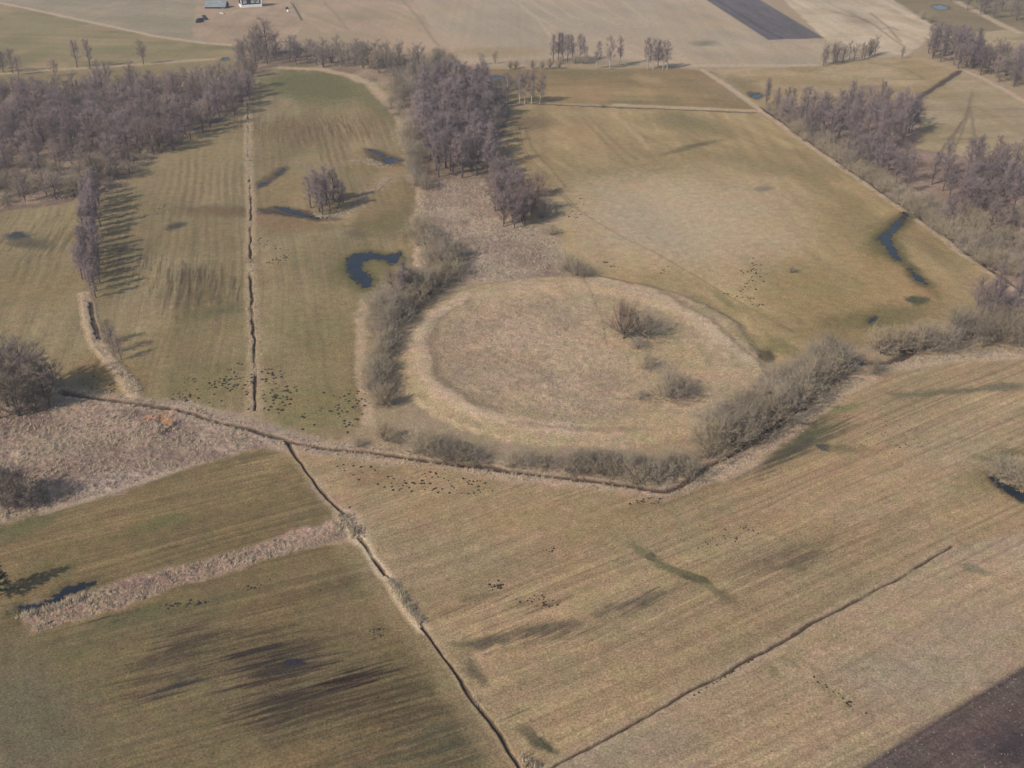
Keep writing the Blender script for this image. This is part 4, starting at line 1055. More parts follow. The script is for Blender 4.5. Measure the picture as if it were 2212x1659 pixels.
# central wood
wood([(900, 240), (940, 205), (1000, 195), (1050, 205), (1060, 240), (1050, 290), (1056, 330), (1064, 388), (1000, 386), (935, 388), (920, 330), (905, 290)], 4.7, (('birch', 9), ('alder', 2)), {'birch': (11, 15), 'alder': (9, 13)},
     {'birch': 'tall purple birch of the dense central wood', 'alder': 'broad bare tree within the dense central wood'}, {'birch': 'birches of the central wood', 'alder': 'broad trees of the central wood'}, 209, (1.2, 1.65))
plant('red', G(985, 214), 12.5, 'reddish rounded tree at the top of the central wood', None, .9)
plant('willow', G(1012, 260), 11, 'yellowish willow standing out of the central wood', None, .6)
row([(885, 262), (872, 300), (890, 345), (905, 385), (912, 412)], 6.0, 'shrub', (4.5, 6.5), 'olive shrub on the left flank of the central wood', 'shrubs flanking the central wood', 210, 1.0, (.9, 1.2))
row([(1062, 235), (1080, 262), (1072, 300)], 6.5, 'hedge', (7, 9), 'dark tree on the right flank of the central wood', 'trees flanking the central wood', 211)
for q, h, k, lab in (((1088, 490), 9.5, 'alder', 'bare tree at the lower left of the clump below the central wood'), ((1112, 494), 10, 'alder', 'purple tree at the lowest point of the clump below the central wood'), ((1130, 486), 9, 'alder', 'bare tree right of the lowest one in the clump below the central wood'), ((1148, 462), 11, 'red', 'reddish rounded tree on the right of the clump below the central wood'),
                     ((1100, 455), 10.5, 'alder', 'tall bare tree in the middle of the clump below the central wood'), ((1082, 430), 10, 'alder', 'bare tree linking the central wood to the lower clump'), ((1160, 425), 9, 'red', 'pinkish tree on the upper right of the lower clump'), ((1172, 470), 5.5, 'shrub', 'small shrub right of the lower clump'), ((1192, 508), 3, 'shrub', 'lowest small shrub at the tip of the clump below the wood'), ((1072, 405), 11, 'birch', 'slender tree at the lower right corner of the central wood')):
    plant(k, G(*q), h, lab, None, 1.05)
row([(1072, 412), (1080, 440), (1090, 470), (1108, 490)], 3.2, 'alder', (9, 11.5), 'purple grey tree in the dense left side of the clump below the central wood', 'left side of the lower clump', 250, 1.0, (1.0, 1.3))
row([(1090, 405), (1110, 430), (1122, 465), (1128, 488)], 3.6, 'alder', (8.5, 11), 'purple brown tree in the middle of the clump below the central wood', 'middle of the lower clump', 251, 1.0, (1.0, 1.3))
row([(1075, 330), (1088, 365), (1110, 385)], 6, 'shrub', (3, 4.5), 'low olive bush between the central wood and the wheel tracks', 'bushes right of the central wood', 252, 1.0)
# along the right side of the green meadow
SH = [((912, 520), 4.6), ((940, 545), 5.6), ((960, 555), 5.8), ((985, 560), 5.2), ((930, 580), 5), ((905, 530), 3.6), ((958, 600), 4.4), ((985, 598), 4.2), ((940, 612), 4.6), ((915, 618), 5)]
for i, (q, h) in enumerate(SH):
    plant('shrub', G(*q), h, 'olive willow shrub in the thicket between meadow and marsh', 'thicket between meadow and marsh', 1.05)
for q, h, k, lab in (((880, 645), 9.5, 'birch', 'taller purple tree amid the shrubs above the ringwork'), ((868, 655), 8.5, 'birch', 'second purple tree amid the shrubs above the ringwork'), ((850, 640), 6.5, 'alder', 'grey bare tree beside the flooded hollow'), ((895, 640), 7, 'alder', 'grey tree on the bank above the ringwork'), ((828, 690), 6.0, 'shrub', 'big olive willow below the flooded hollow'), ((852, 690), 5.6, 'shrub', 'olive willow right of the big one below the flooded hollow'), ((832, 735), 5, 'shrub', 'grey olive shrub on the left rim of the ringwork')):
    plant(k, G(*q), h, lab, None, 1.25)
row([(838, 740), (832, 780), (828, 820), (826, 850)], 3.2, 'shrub', (3.0, 4.4), 'grey brown shrub in the belt left of the ringwork', 'shrub belt left of the ringwork', 260, .7, (1.0, 1.3))
row([(818, 745), (812, 790), (808, 830), (816, 872)], 3.0, 'shrub', (3.2, 4.6), 'grey brown shrub in the belt left of the ringwork', 'shrub belt left of the ringwork', 212, .8, (1.0, 1.3))
row([(950, 618), (920, 634), (895, 652), (872, 672), (848, 700), (842, 725)], 3.0, 'shrub', (4.4, 6.2), 'olive brown shrub in the curved band along the upper left rim of the ringwork', 'curved shrub band on the ringwork rim', 270, .8, (1.0, 1.3))
row([(905, 618), (878, 640), (850, 664), (824, 690)], 3.4, 'shrub', (4.2, 5.6), 'olive brown shrub in the curved band along the upper left rim of the ringwork', 'curved shrub band on the ringwork rim', 271, .8, (1.0, 1.3))
row([(905, 506), (930, 540), (960, 575), (990, 590)], 3.6, 'shrub', (4.4, 6.0), 'olive willow shrub in the thicket between meadow and marsh', 'thicket between meadow and marsh', 272, 1.0, (1.0, 1.3))
row([(1985, 757), (2020, 752), (2060, 748)], 3.6, 'shrub', (4.0, 5.2), 'olive shrub linking the round willows to the right grove', 'shrubs linking to the right grove', 273, .8, (1.0, 1.3))
plant('willow', G(836, 878), 5.6, 'dark rounded tree with forked stem left of the ringwork', None, .95)
plant('willow', G(830, 954), 4.6, 'pale brown twiggy tree just above the ditch, left of the ringwork foot', None, .95)
plant('shrub', G(860, 958), 3.4, 'low grey shrub right of the pale twiggy tree by the ditch', None, 1.1)
plant('shrub', G(775, 965), 1.8, 'very low grey scrub at the lower right meadow corner', None, 1.4)
for i, (q, h, lab) in enumerate((((905, 978), 4.6, 'pinkish willow shrub leaning over the ditch at the ringwork foot'), ((940, 985), 4.6, 'tall olive shrub right of the pinkish one at the ringwork foot'), ((972, 994), 4.8, 'dark olive shrub above the ditch, middle of the left group'), ((1000, 996), 4.0, 'olive shrub at the end of the left group above the ditch'), ((1030, 1000), 3.2, 'smaller grey shrub after the left group above the ditch'), ((1105, 1008), 3.4, 'olive shrub standing alone above the ditch'), ((1150, 1008), 3.6, 'dark olive shrub in the pair above the ditch'), ((1180, 1010), 3.2, 'right hand shrub of the pair above the ditch'))):
    plant('shrub', G(*q), h, lab, None, 1.1)
row([(1228, 1018), (1290, 1024), (1350, 1034), (1410, 1040), (1480, 1028)], 2.1, 'shrub', (3.2, 4.6), 'olive shrub in the continuous thicket along the ditch under the ringwork', 'thicket under the ringwork', 213, .5, (1.0, 1.3))
row([(1250, 1008), (1330, 1018), (1400, 1022), (1490, 1006)], 2.8, 'shrub', (2.8, 4.0), 'olive shrub in the continuous thicket along the ditch under the ringwork', 'thicket under the ringwork', 214, .5, (1.0, 1.3))
# right hand hedge along the winding ditch
row([(1530, 985), (1570, 965), (1620, 940), (1680, 900), (1740, 855), (1790, 815), (1815, 790)], 3.0, 'shrub', (5.2, 7.0), 'dense olive willow in the hedge climbing along the winding ditch', 'hedge along the winding ditch', 215, .6, (1.0, 1.25))
row([(1520, 950), (1570, 925), (1620, 890), (1690, 850), (1750, 800), (1800, 770)], 3.6, 'shrub', (4.6, 6.4), 'dense olive willow in the hedge climbing along the winding ditch', 'hedge along the winding ditch', 216, .6, (1.0, 1.25))
for q, h, k, lab in (((1900, 765), 7.2, 'willow', 'round willow with pale stem beside the dark pool at right'), ((1940, 762), 7, 'willow', 'round olive willow right of the pale stemmed one'), ((1985, 745), 6.5, 'willow', 'olive willow at the end of the round group'), ((1890, 808), 3.4, 'shrub', 'small olive shrub below the dark pool'), ((2010, 752), 5, 'shrub', 'low shrub between the round willows and the right grove')):
    plant(k, G(*q), h, lab, None, 1.15)
wood([(2030, 748), (2070, 712), (2120, 700), (2260, 690), (2260, 745), (2120, 758)], 4.4, (('shrub', 5), ('hedge', 2)), {'shrub': (5, 6.8), 'hedge': (6, 8)},
     {'shrub': 'olive grey willow in the grove at the right edge', 'hedge': 'brown grey tree in the grove at the right edge'}, {'shrub': 'willows of the right grove', 'hedge': 'grey trees of the right grove'}, 217, (1.0, 1.25))
wood([(2085, 700), (2110, 668), (2150, 655), (2260, 660), (2260, 700), (2150, 712)], 4.2, (('birch', 4), ('alder', 2)), {'birch': (8.5, 11.5), 'alder': (8, 10)},
     {'birch': 'slender purple tree behind the right grove', 'alder': 'bare purple tree behind the right grove'}, {'birch': 'slender trees behind the right grove', 'alder': 'bare trees behind the right grove'}, 218, (1.1, 1.35))
# right wood beside the straight verge
wood([(1735, 265), (1800, 250), (1880, 248), (1960, 262), (1994, 292), (1968, 305), (1930, 330), (1890, 335), (1830, 318), (1770, 300)], 5.6, (('birch', 6), ('alder', 4)), {'birch': (11, 14.5), 'alder': (10, 13)},
     {'birch': 'tall purple tree in the dense upper part of the right wood', 'alder': 'broad bare tree in the dense upper part of the right wood'}, {'birch': 'tall trees of the right wood', 'alder': 'broad trees of the right wood'}, 219, (1.05, 1.35))
wood([(1800, 325), (1870, 335), (1930, 345), (1960, 372), (1975, 400), (1960, 430), (1910, 400), (1850, 360)], 5.4, (('alder', 5), ('hedge', 3)), {'alder': (8.5, 11.5), 'hedge': (7, 9)},
     {'alder': 'purple grey tree in the lower part of the right wood', 'hedge': 'broad brown tree in the lower part of the right wood'}, {'alder': 'trees of the lower right wood', 'hedge': 'brown trees of the lower right wood'}, 220)
row([(1648, 226), (1670, 234), (1700, 242), (1735, 252)], 3.4, 'birch', (8, 11), 'thin tree in the sparse upper left end of the right wood', 'sparse end of the right wood', 221, 1.5, (1.0, 1.2))
row([(1675, 250), (1720, 275), (1760, 300)], 5.0, 'alder', (8, 11.5), 'slim bare tree above the verge shrubs of the right wood', 'slim trees above the verge', 222, 2.0, (.8, 1.0))
row([(1665, 240), (1700, 268), (1750, 305), (1800, 340), (1860, 382), (1915, 418), (1970, 458), (2030, 500), (2100, 550), (2180, 605)], 4.4, 'shrub', (3.2, 5), 'olive tan shrub in the strip beside the straight verge', 'shrub strip beside the straight verge', 223, 1.0, (.95, 1.25))
row([(1690, 255), (1740, 290), (1790, 325), (1850, 365), (1905, 402), (1960, 440), (2020, 485), (2090, 535), (2190, 600)], 6.0, 'shrub', (3.2, 5), 'olive tan shrub in the strip beside the straight verge', 'shrub strip beside the straight verge', 224, 1.4, (.95, 1.25))
wood([(2000, 400), (2050, 372), (2120, 362), (2260, 378), (2260, 470), (2180, 478), (2100, 475), (2040, 440)], 5.4, (('birch', 5), ('alder', 5)), {'birch': (9, 12), 'alder': (9, 12)},
     {'birch': 'slender purple tree in the wood at the right edge', 'alder': 'bare purple tree in the wood at the right edge'}, {'birch': 'slender trees of the edge wood', 'alder': 'bare trees of the edge wood'}, 225, (1.05, 1.3))
wood([(1990, 440), (2060, 470), (2120, 480), (2260, 480), (2260, 620), (2200, 600), (2120, 545), (2050, 495)], 4.6, (('shrub', 6), ('alder', 2)), {'shrub': (4, 6), 'alder': (6, 9)},
     {'shrub': 'grey olive shrub in the scrub below the edge wood', 'alder': 'thin bare tree in the scrub below the edge wood'}, {'shrub': 'scrub below the edge wood', 'alder': 'thin trees below the edge wood'}, 226, (1.0, 1.25))
# far right woods
wood([(1985, 122), (2030, 108), (2090, 110), (2130, 120), (2105, 140), (2070, 150), (2020, 135)], 6.6, (('birch', 5), ('alder', 3)), {'birch': (11, 15), 'alder': (10, 13)},
     {'birch': 'tall purple tree in the far right copse by the ditch', 'alder': 'broad purple tree in the far right copse by the ditch'}, {'birch': 'tall trees of the far right copse', 'alder': 'broad trees of the far right copse'}, 227, (1.2, 1.5))
wood([(2085, 148), (2130, 130), (2200, 140), (2270, 155), (2270, 225), (2200, 200), (2140, 172)], 5.8, (('alder', 5), ('hedge', 3)), {'alder': (9, 12.5), 'hedge': (7, 9)},
     {'alder': 'purple grey tree in the belt at the upper right edge', 'hedge': 'broad brown tree in the belt at the upper right edge'}, {'alder': 'trees of the upper right belt', 'hedge': 'broad trees of the upper right belt'}, 228, (1.1, 1.4))
wood([(2080, 22), (2130, 18), (2270, 25), (2270, 58), (2190, 50), (2140, 40)], 11, (('alder', 4), ('hedge', 4)), {'alder': (9, 12), 'hedge': (8, 10)},
     {'alder': 'hazy grey tree in the farthest wood, top right corner', 'hedge': 'hazy broad tree in the farthest wood, top right corner'}, {'alder': 'trees of the farthest wood', 'hedge': 'broad trees of the farthest wood'}, 229, (1.2, 1.5))
row([(2060, 8), (2120, 2), (2270, 2)], 12, 'alder', (9, 12), 'hazy grey tree in the farthest wood, top right corner', 'trees of the farthest wood', 230, 3, (1.2, 1.5))
row([(1762, 138), (1800, 138), (1850, 128), (1905, 118)], 4.6, 'hedge', (7, 8.8), 'small olive grey tree in the short tree belt below the ploughed strip', 'short tree belt below the ploughed strip', 231, 1.2, (.75, .95))
row([(1775, 144), (1830, 136), (1890, 124)], 7, 'hedge', (6.5, 8), 'small olive grey tree in the short tree belt below the ploughed strip', 'short tree belt below the ploughed strip', 232, 1.2, (.75, .95))
plant('alder', G(1948, 128), 6, 'small single tree between the tree belt and the far copse', None, .8)
row([(1870, 110), (1880, 112)], 6, 'shrub', (2.5, 3.5), 'low shrub at the tip of the far field', None, 233)
row([(1985, 40), (2006, 48)], 9, 'shrub', (4, 5), 'low grey shrub on the far dark meadow edge', 'shrubs on the far meadow edge', 234)
# birches on the straight ditch
for q, h, lab in (((1095, 223), 12, 'pale stemmed birch at the left of the clump on the straight ditch'), ((1134, 223), 12.5, 'pale stemmed birch in the middle of the clump on the straight ditch'), ((1148, 224), 12.5, 'pale stemmed birch right of the middle in the ditch clump'), ((1167, 223), 11.5, 'rightmost pale stemmed birch of the clump on the straight ditch'), ((1123, 222), 12, 'pale stemmed birch left of the middle in the ditch clump')):
    plant('pale', G(*q), h, lab, 'birches on the straight ditch', 1.25)
plant('shrub', G(1302, 230), 1.6, 'tiny bush on the straight ditch', None, .9)
# far line of tall trees
for q, h, lab in (((1196, 134), 12.5, 'tall thin tree at the left of the far cluster'), ((1206, 132), 13, 'second tall thin tree of the far cluster'), ((1216, 133), 12.8, 'third tall thin tree of the far cluster'), ((1226, 134), 12.5, 'fourth tall thin tree of the far cluster'), ((1236, 132), 12, 'fifth tall thin tree, rather dark, of the far cluster'), ((1252, 133), 12.5, 'conical tree of the far cluster'), ((1263, 134), 11.5, 'rightmost tall tree of the far cluster'),
                  ((1289, 149), 12, 'single tree standing free right of the far cluster'), ((1317, 149), 14, 'left one of two tall trees in the middle of the far line'), ((1338, 141), 13, 'right one of two tall trees in the middle of the far line'), ((1399, 150), 14, 'leftmost tall tree at the right end of the far line'), ((1411, 150), 13.5, 'second tall tree at the right end of the far line'), ((1422, 148), 13, 'third tall tree at the right end of the far line'), ((1431, 150), 12.5, 'fourth tall tree at the right end of the far line'), ((1441, 150), 12.5, 'rightmost tall tree at the right end of the far line')):
    plant('pale' if q[0] > 1280 else 'birch', G(*q), h, lab, None, 1.1)
row([(1206, 138), (1240, 137), (1285, 136)], 5.5, 'shrub', (3.5, 5), 'dark shrub at the foot of the far tall tree cluster', 'shrubs under the far cluster', 235, 1.2)
for q, h, lab in (((1102, 150), 4.6, 'pollard willow at the left of the far line'), ((1114, 149), 4.6, 'second pollard willow of the far line'), ((1150, 149), 4.8, 'leaning pollard willow of the far line'), ((1171, 150), 4.6, 'fourth pollard willow of the far line'), ((1188, 149), 5.4, 'fifth pollard willow of the far line'), ((1208, 149), 4.6, 'pollard willow below the far tall cluster')):
    plant('willow', G(*q), h, lab, None, .8)
for q, h, lab in (((1070, 138), 5.5, 'small round tree on the far field edge'), ((1040, 140), 5, 'faint small tree left of the round one on the far field edge'), ((1040, 146), 2.6, 'low bush on the far verge')):
    plant('hedge', G(*q), h, lab, None, 1.0)
# inside and beside the ringwork
plant('red', G(1346, 735), 10.2, 'large reddish willow with forked pale trunk inside the ringwork', None, 1.0, 1)
plant('shrub', G(1394, 732), 6.2, 'grey willow bush right behind the large reddish willow', None, 1.3)
plant('shrub', G(1378, 757), 2.6, 'small dark bush below the large willow', None, 1.5)
plant('shrub', G(1398, 802), 3.8, 'small dark shrub between the willow and the olive shrub', None, 1.1)
plant('shrub', G(1442, 862), 6.4, 'olive dome shaped shrub inside the ringwork', None, 1.25)
plant('shrub', G(1470, 864), 4.2, 'darker low shrub right of the olive dome inside the ringwork', None, 1.3)
plant('shrub', G(1382, 866), 2.2, 'tiny dark bush low inside the ringwork', None, 1.6)
plant('shrub', G(1248, 597), 5.0, 'grey bush on the upper rim of the ringwork', None, 1.05)
plant('shrub', G(1226, 585), 4.6, 'left half of the twin bush on the upper rim of the ringwork', None, .9)
plant('shrub', G(1262, 600), 2.2, 'low dark bush beside the twin bush on the rim', None, 1.4)
plant('willow', G(1708, 590), 2.6, 'lone small pollard in the pale right hand field', None, .85)
# bush island by the pond at the right edge
for q, h, lab in (((2178, 1034), 4.2, 'grey purple bush left on the pond island at the right edge'), ((2202, 1042), 4.6, 'grey purple bush right on the pond island at the right edge'), ((2228, 1052), 4.8, 'grey purple bush cut by the right edge at the pond'), ((2162, 1024), 3.0, 'low bush at the left tip of the pond island')):
    plant('shrub', G(*q), h, lab, None, 1.25)


# pine cut by the left edge
def pine(xy, h):
    r = np.random.default_rng(77)
    tr = np.array([[0.05 * i, 0.03 * i, z] for i, z in enumerate(np.linspace(0, h, 8))])
    paths = [(tr, np.linspace(.17, .03, 8))]
    b, d = [], []
    for k in range(70):
        t = .14 + .84 * (k + .5) / 70
        p = along(tr, np.array([t]))[0]
        L = (1 - t) ** .7 * 2.5 * r.uniform(.7, 1.15) + .25
        l = limb(r, p, k * 2.4, r.uniform(-.1, .25), r.uniform(.2, .5), L)
        paths.append((l, np.linspace(.04, .01, len(l))))
        n = int(60 * L)
        pp = along(l, r.random(n) ** .7)
        b.append(pp + r.normal(0, .09, pp.shape))
        d.append(r.normal(0, .7, pp.shape) + (l[-1] - l[0])[None] / L + np.array((0, 0, .4)))
    b, d = np.concatenate(b), np.concatenate(d)
    (tv, tf), (cv, cf) = tubes(paths, 6), twigs(b, d, r.uniform(.16, .38, len(b)), r.uniform(.025, .05, len(b)))
    e = bpy.data.objects.new('pine_tree', None)
    e.location = (*xy, ground_z(*xy))
    COL.objects.link(e)
    tag(e, 'dark green pine cut by the left edge above the reed strip', 'tree')
    link('trunk', mesh_np('trunk', tv, tf, mat=M_BARK), e)
    link('crown', mesh_np('crown', cv, cf, mat=M_NEEDLE), e)


M_NEEDLE = plain('pine needles', (.045, .085, .040), .8, .4, 1.5)
pine(G(-7, 1288), 7.5)

# ------------------------------------------------------------------ dry reeds and rough grass
M_REED = [plain('pale reed', (.44, .35, .24), .9, .25, .8), plain('brown reed', (.30, .225, .165), .9, .25, .8), plain('grey reed', (.33, .275, .22), .9, .25, .8)]


def reeds(name, label, pts, dens, h, mats=(0, 1, 2), along_line=None, spread=1.0, seed=0, blade=.05, clump=.5):
    r = np.random.default_rng(500 + seed)
    if along_line:
        w = PT(along_line)
        seg = np.hypot(*np.diff(w, axis=0).T)
        cum = np.concatenate(([0], np.cumsum(seg)))
        n = int(cum[-1] * spread * 2 * dens)
        d = r.random(n) * cum[-1]
        i = np.minimum(np.searchsorted(cum, d, side='right') - 1, len(seg) - 1)
        p = w[i] + (w[i + 1] - w[i]) * ((d - cum[i]) / seg[i])[:, None] + r.normal(0, spread * .55, (n, 2))
    else:
        w = PT(pts)
        lo, hi = w.min(0), w.max(0)
        n = int((hi - lo).prod() * dens)
        p = lo + r.random((n, 2)) * (hi - lo)
        p = p[inside(p[:, 0], p[:, 1], w)]
    keep = fbm(p[:, 0] / 3.0, p[:, 1] / 3.0, 140 + seed, 3)
    p = p[keep + r.normal(0, .12, len(p)) > clump * .9]
    keep = fbm(p[:, 0] / 4.0, p[:, 1] / 4.0, 150 + seed, 3)
    if name not in ('ditch_reeds', 'pool_reeds'):
        p = p[[ground_class(*q) < 20 for q in p]]
        keep = fbm(p[:, 0] / 4.0, p[:, 1] / 4.0, 150 + seed, 3)
    z = np.array([ground_z(*q) for q in p])
    hh = h * (.45 + 1.1 * keep) * r.uniform(.7, 1.3, len(p))
    nb = 6
    q = np.repeat(np.c_[p, z - .03], nb, 0)
    hb = np.repeat(hh, nb) * r.uniform(.6, 1.1, len(q))
    q[:, :2] += r.normal(0, .13, (len(q), 2))
    d = np.c_[r.normal(0, .33, (len(q), 2)) + np.array((.18, .1)), np.ones(len(q))]
    v, f = twigs(q, d, hb, r.uniform(.6, 1.4, len(q)) * blade)
    me = mesh_np(name, v, f)
    for m in mats:
        me.materials.append(M_REED[m])
    pick = np.repeat(np.where(keep + r.normal(0, .1, len(p)) > .5, 0, r.integers(0, len(mats), len(p))), nb)
    me.polygons.foreach_set('material_index', np.tile(pick, 3).astype(np.int32))
    o = link(name, me)
    tag(o, label, None, None, 'stuff')
    return o


reeds('reed_bed', 'rough pinkish reed bed at the lower left above the river ditch', [(-60, 930), (150, 868), (300, 880), (450, 915), (590, 955), (430, 998), (180, 1078), (90, 1105), (-60, 1130)], 2.0, .55, seed=1, clump=.42)
reeds('reed_strip', 'tussocky reed strip between the two lower left fields', [(50, 1328), (200, 1286), (400, 1222), (700, 1140), (742, 1112), (775, 1150), (700, 1175), (450, 1246), (230, 1321), (75, 1366)], 6.0, .4, seed=2, clump=.38)
reeds('tall_reeds', 'tall pale reeds beside the dark pond at the left end of the reed strip', None, 10, .95, (0, 0, 2), [(42, 1334), (90, 1322), (130, 1309), (165, 1296), (200, 1284), (240, 1280)], .5, seed=3, clump=.3)
reeds('ditch_reeds', 'pale reeds filling the middle of the diagonal ditch', None, 14, .9, (0, 0, 2), [(842, 1255), (870, 1300), (890, 1325), (910, 1350)], .55, seed=4, clump=.25)
reeds('ditch_reeds', 'pale reeds at the end of the reed strip by the diagonal ditch', None, 10, .8, (0, 0, 1), [(735, 1112), (755, 1135), (775, 1160)], 1.1, seed=5, clump=.3)
reeds('ditch_reeds', 'small pale reed tuft on the lower diagonal ditch', None, 14, .6, (0, 0, 1), [(1026, 1512), (1036, 1524)], .35, seed=6, clump=.2)
reeds('ditch_reeds', 'pale reed tuft where the lower ditches nearly meet', None, 12, .9, (0, 0, 1), [(1128, 1640), (1142, 1652), (1165, 1658)], .6, seed=7, clump=.2)
reeds('marsh_grass', 'rough pale marsh between the central wood and the ringwork', [(905, 392), (1060, 388), (1080, 470), (1190, 505), (1240, 590), (1000, 612), (985, 560), (900, 480)], 1.4, .55, seed=8, clump=.45)
reeds('bank_grass', 'rough dry grass along the river ditch', None, 5, .45, (0, 1, 2), MAIN_DITCH[1:22], 2.2, seed=9, clump=.45)
reeds('bank_grass', 'rough dry grass along the winding ditch at right', None, 4, .45, (0, 2, 1), [(1500, 1044), (1560, 1012), (1640, 968), (1720, 912), (1800, 848), (1900, 798), (2050, 772), (2230, 755)], 1.8, seed=10, clump=.45)
reeds('bank_grass', 'rough dry grass beside the meadow ditch', None, 4, .35, (0, 1, 2), LEFT_DITCH, 1.2, seed=11, clump=.48)
reeds('bank_grass', 'dry grass on the curved bank below the alder row', None, 5, .4, (0, 0, 2), CURVE_BANK, 1.2, seed=12, clump=.4)
reeds('ring_grass', 'tussocky dry grass inside the ringwork', [(960, 690), (1060, 648), (1250, 630), (1310, 660), (1350, 760), (1420, 830), (1430, 880), (1250, 935), (1090, 895), (980, 850), (940, 770)], 1.8, .28, seed=13, clump=.45)
reeds('marsh_grass', 'pale reeds at the foot of the lone meadow clump', None, 8, .6, (0, 0, 2), [(682, 462), (695, 470), (715, 466)], .9, seed=14, clump=.3)
reeds('meadow_reeds', 'pale reed crescent right of the lone meadow clump', None, 5, .5, (0, 0, 2), [(722, 468), (760, 452), (795, 418), (840, 385)], 1.6, seed=18, clump=.42)
reeds('meadow_reeds', 'pale reeds between the two upper meadow pools', None, 4, .45, (0, 2, 2), [(740, 350), (790, 345), (830, 362)], 2.2, seed=19, clump=.45)
reeds('scrub_grass', 'dry grass under the scrub below the left wood', [(-60, 350), (300, 350), (420, 305), (500, 262), (330, 350), (250, 405), (180, 426), (0, 450), (-60, 460)], .8, .6, seed=15, clump=.45)
reeds('scrub_grass', 'dry grass under the right wood', [(1650, 240), (1900, 300), (2010, 440), (2212, 600), (1990, 460), (1800, 330)], .8, .6, seed=16, clump=.45)
reeds('pond_reeds', 'pale reed tufts along the pond at the right edge', None, 14, .7, (0, 0, 2), [(2158, 1034), (2168, 1040), (2185, 1051), (2215, 1068)], .35, seed=17, clump=.5)

# ------------------------------------------------------------------ molehills
M_MOLE = plain('dark mole earth', (.045, .036, .026), 1.0, .4, 9.0, .25)


def molehill_mesh(seed):
    r = np.random.default_rng(seed)
    n = 9
    vs = []
    for rad, z in ((.30, -.05), (.24, .07), (.13, .15)):
        for k in range(n):
            a = k * 2 * math.pi / n
            q = rad * r.uniform(.75, 1.25)
            vs.append((math.cos(a) * q, math.sin(a) * q, z * r.uniform(.8, 1.2)))
    vs.append((r.normal(0, .03), r.normal(0, .03), .18))
    me = bpy.data.meshes.new('molehill')
    fs = [(l * n + k, l * n + (k + 1) % n, (l + 1) * n + (k + 1) % n, (l + 1) * n + k) for l in range(2) for k in range(n)] + [(2 * n + k, 2 * n + (k + 1) % n, 3 * n) for k in range(n)]
    me.from_pydata(vs, [], fs)
    me.materials.append(M_MOLE)
    return me


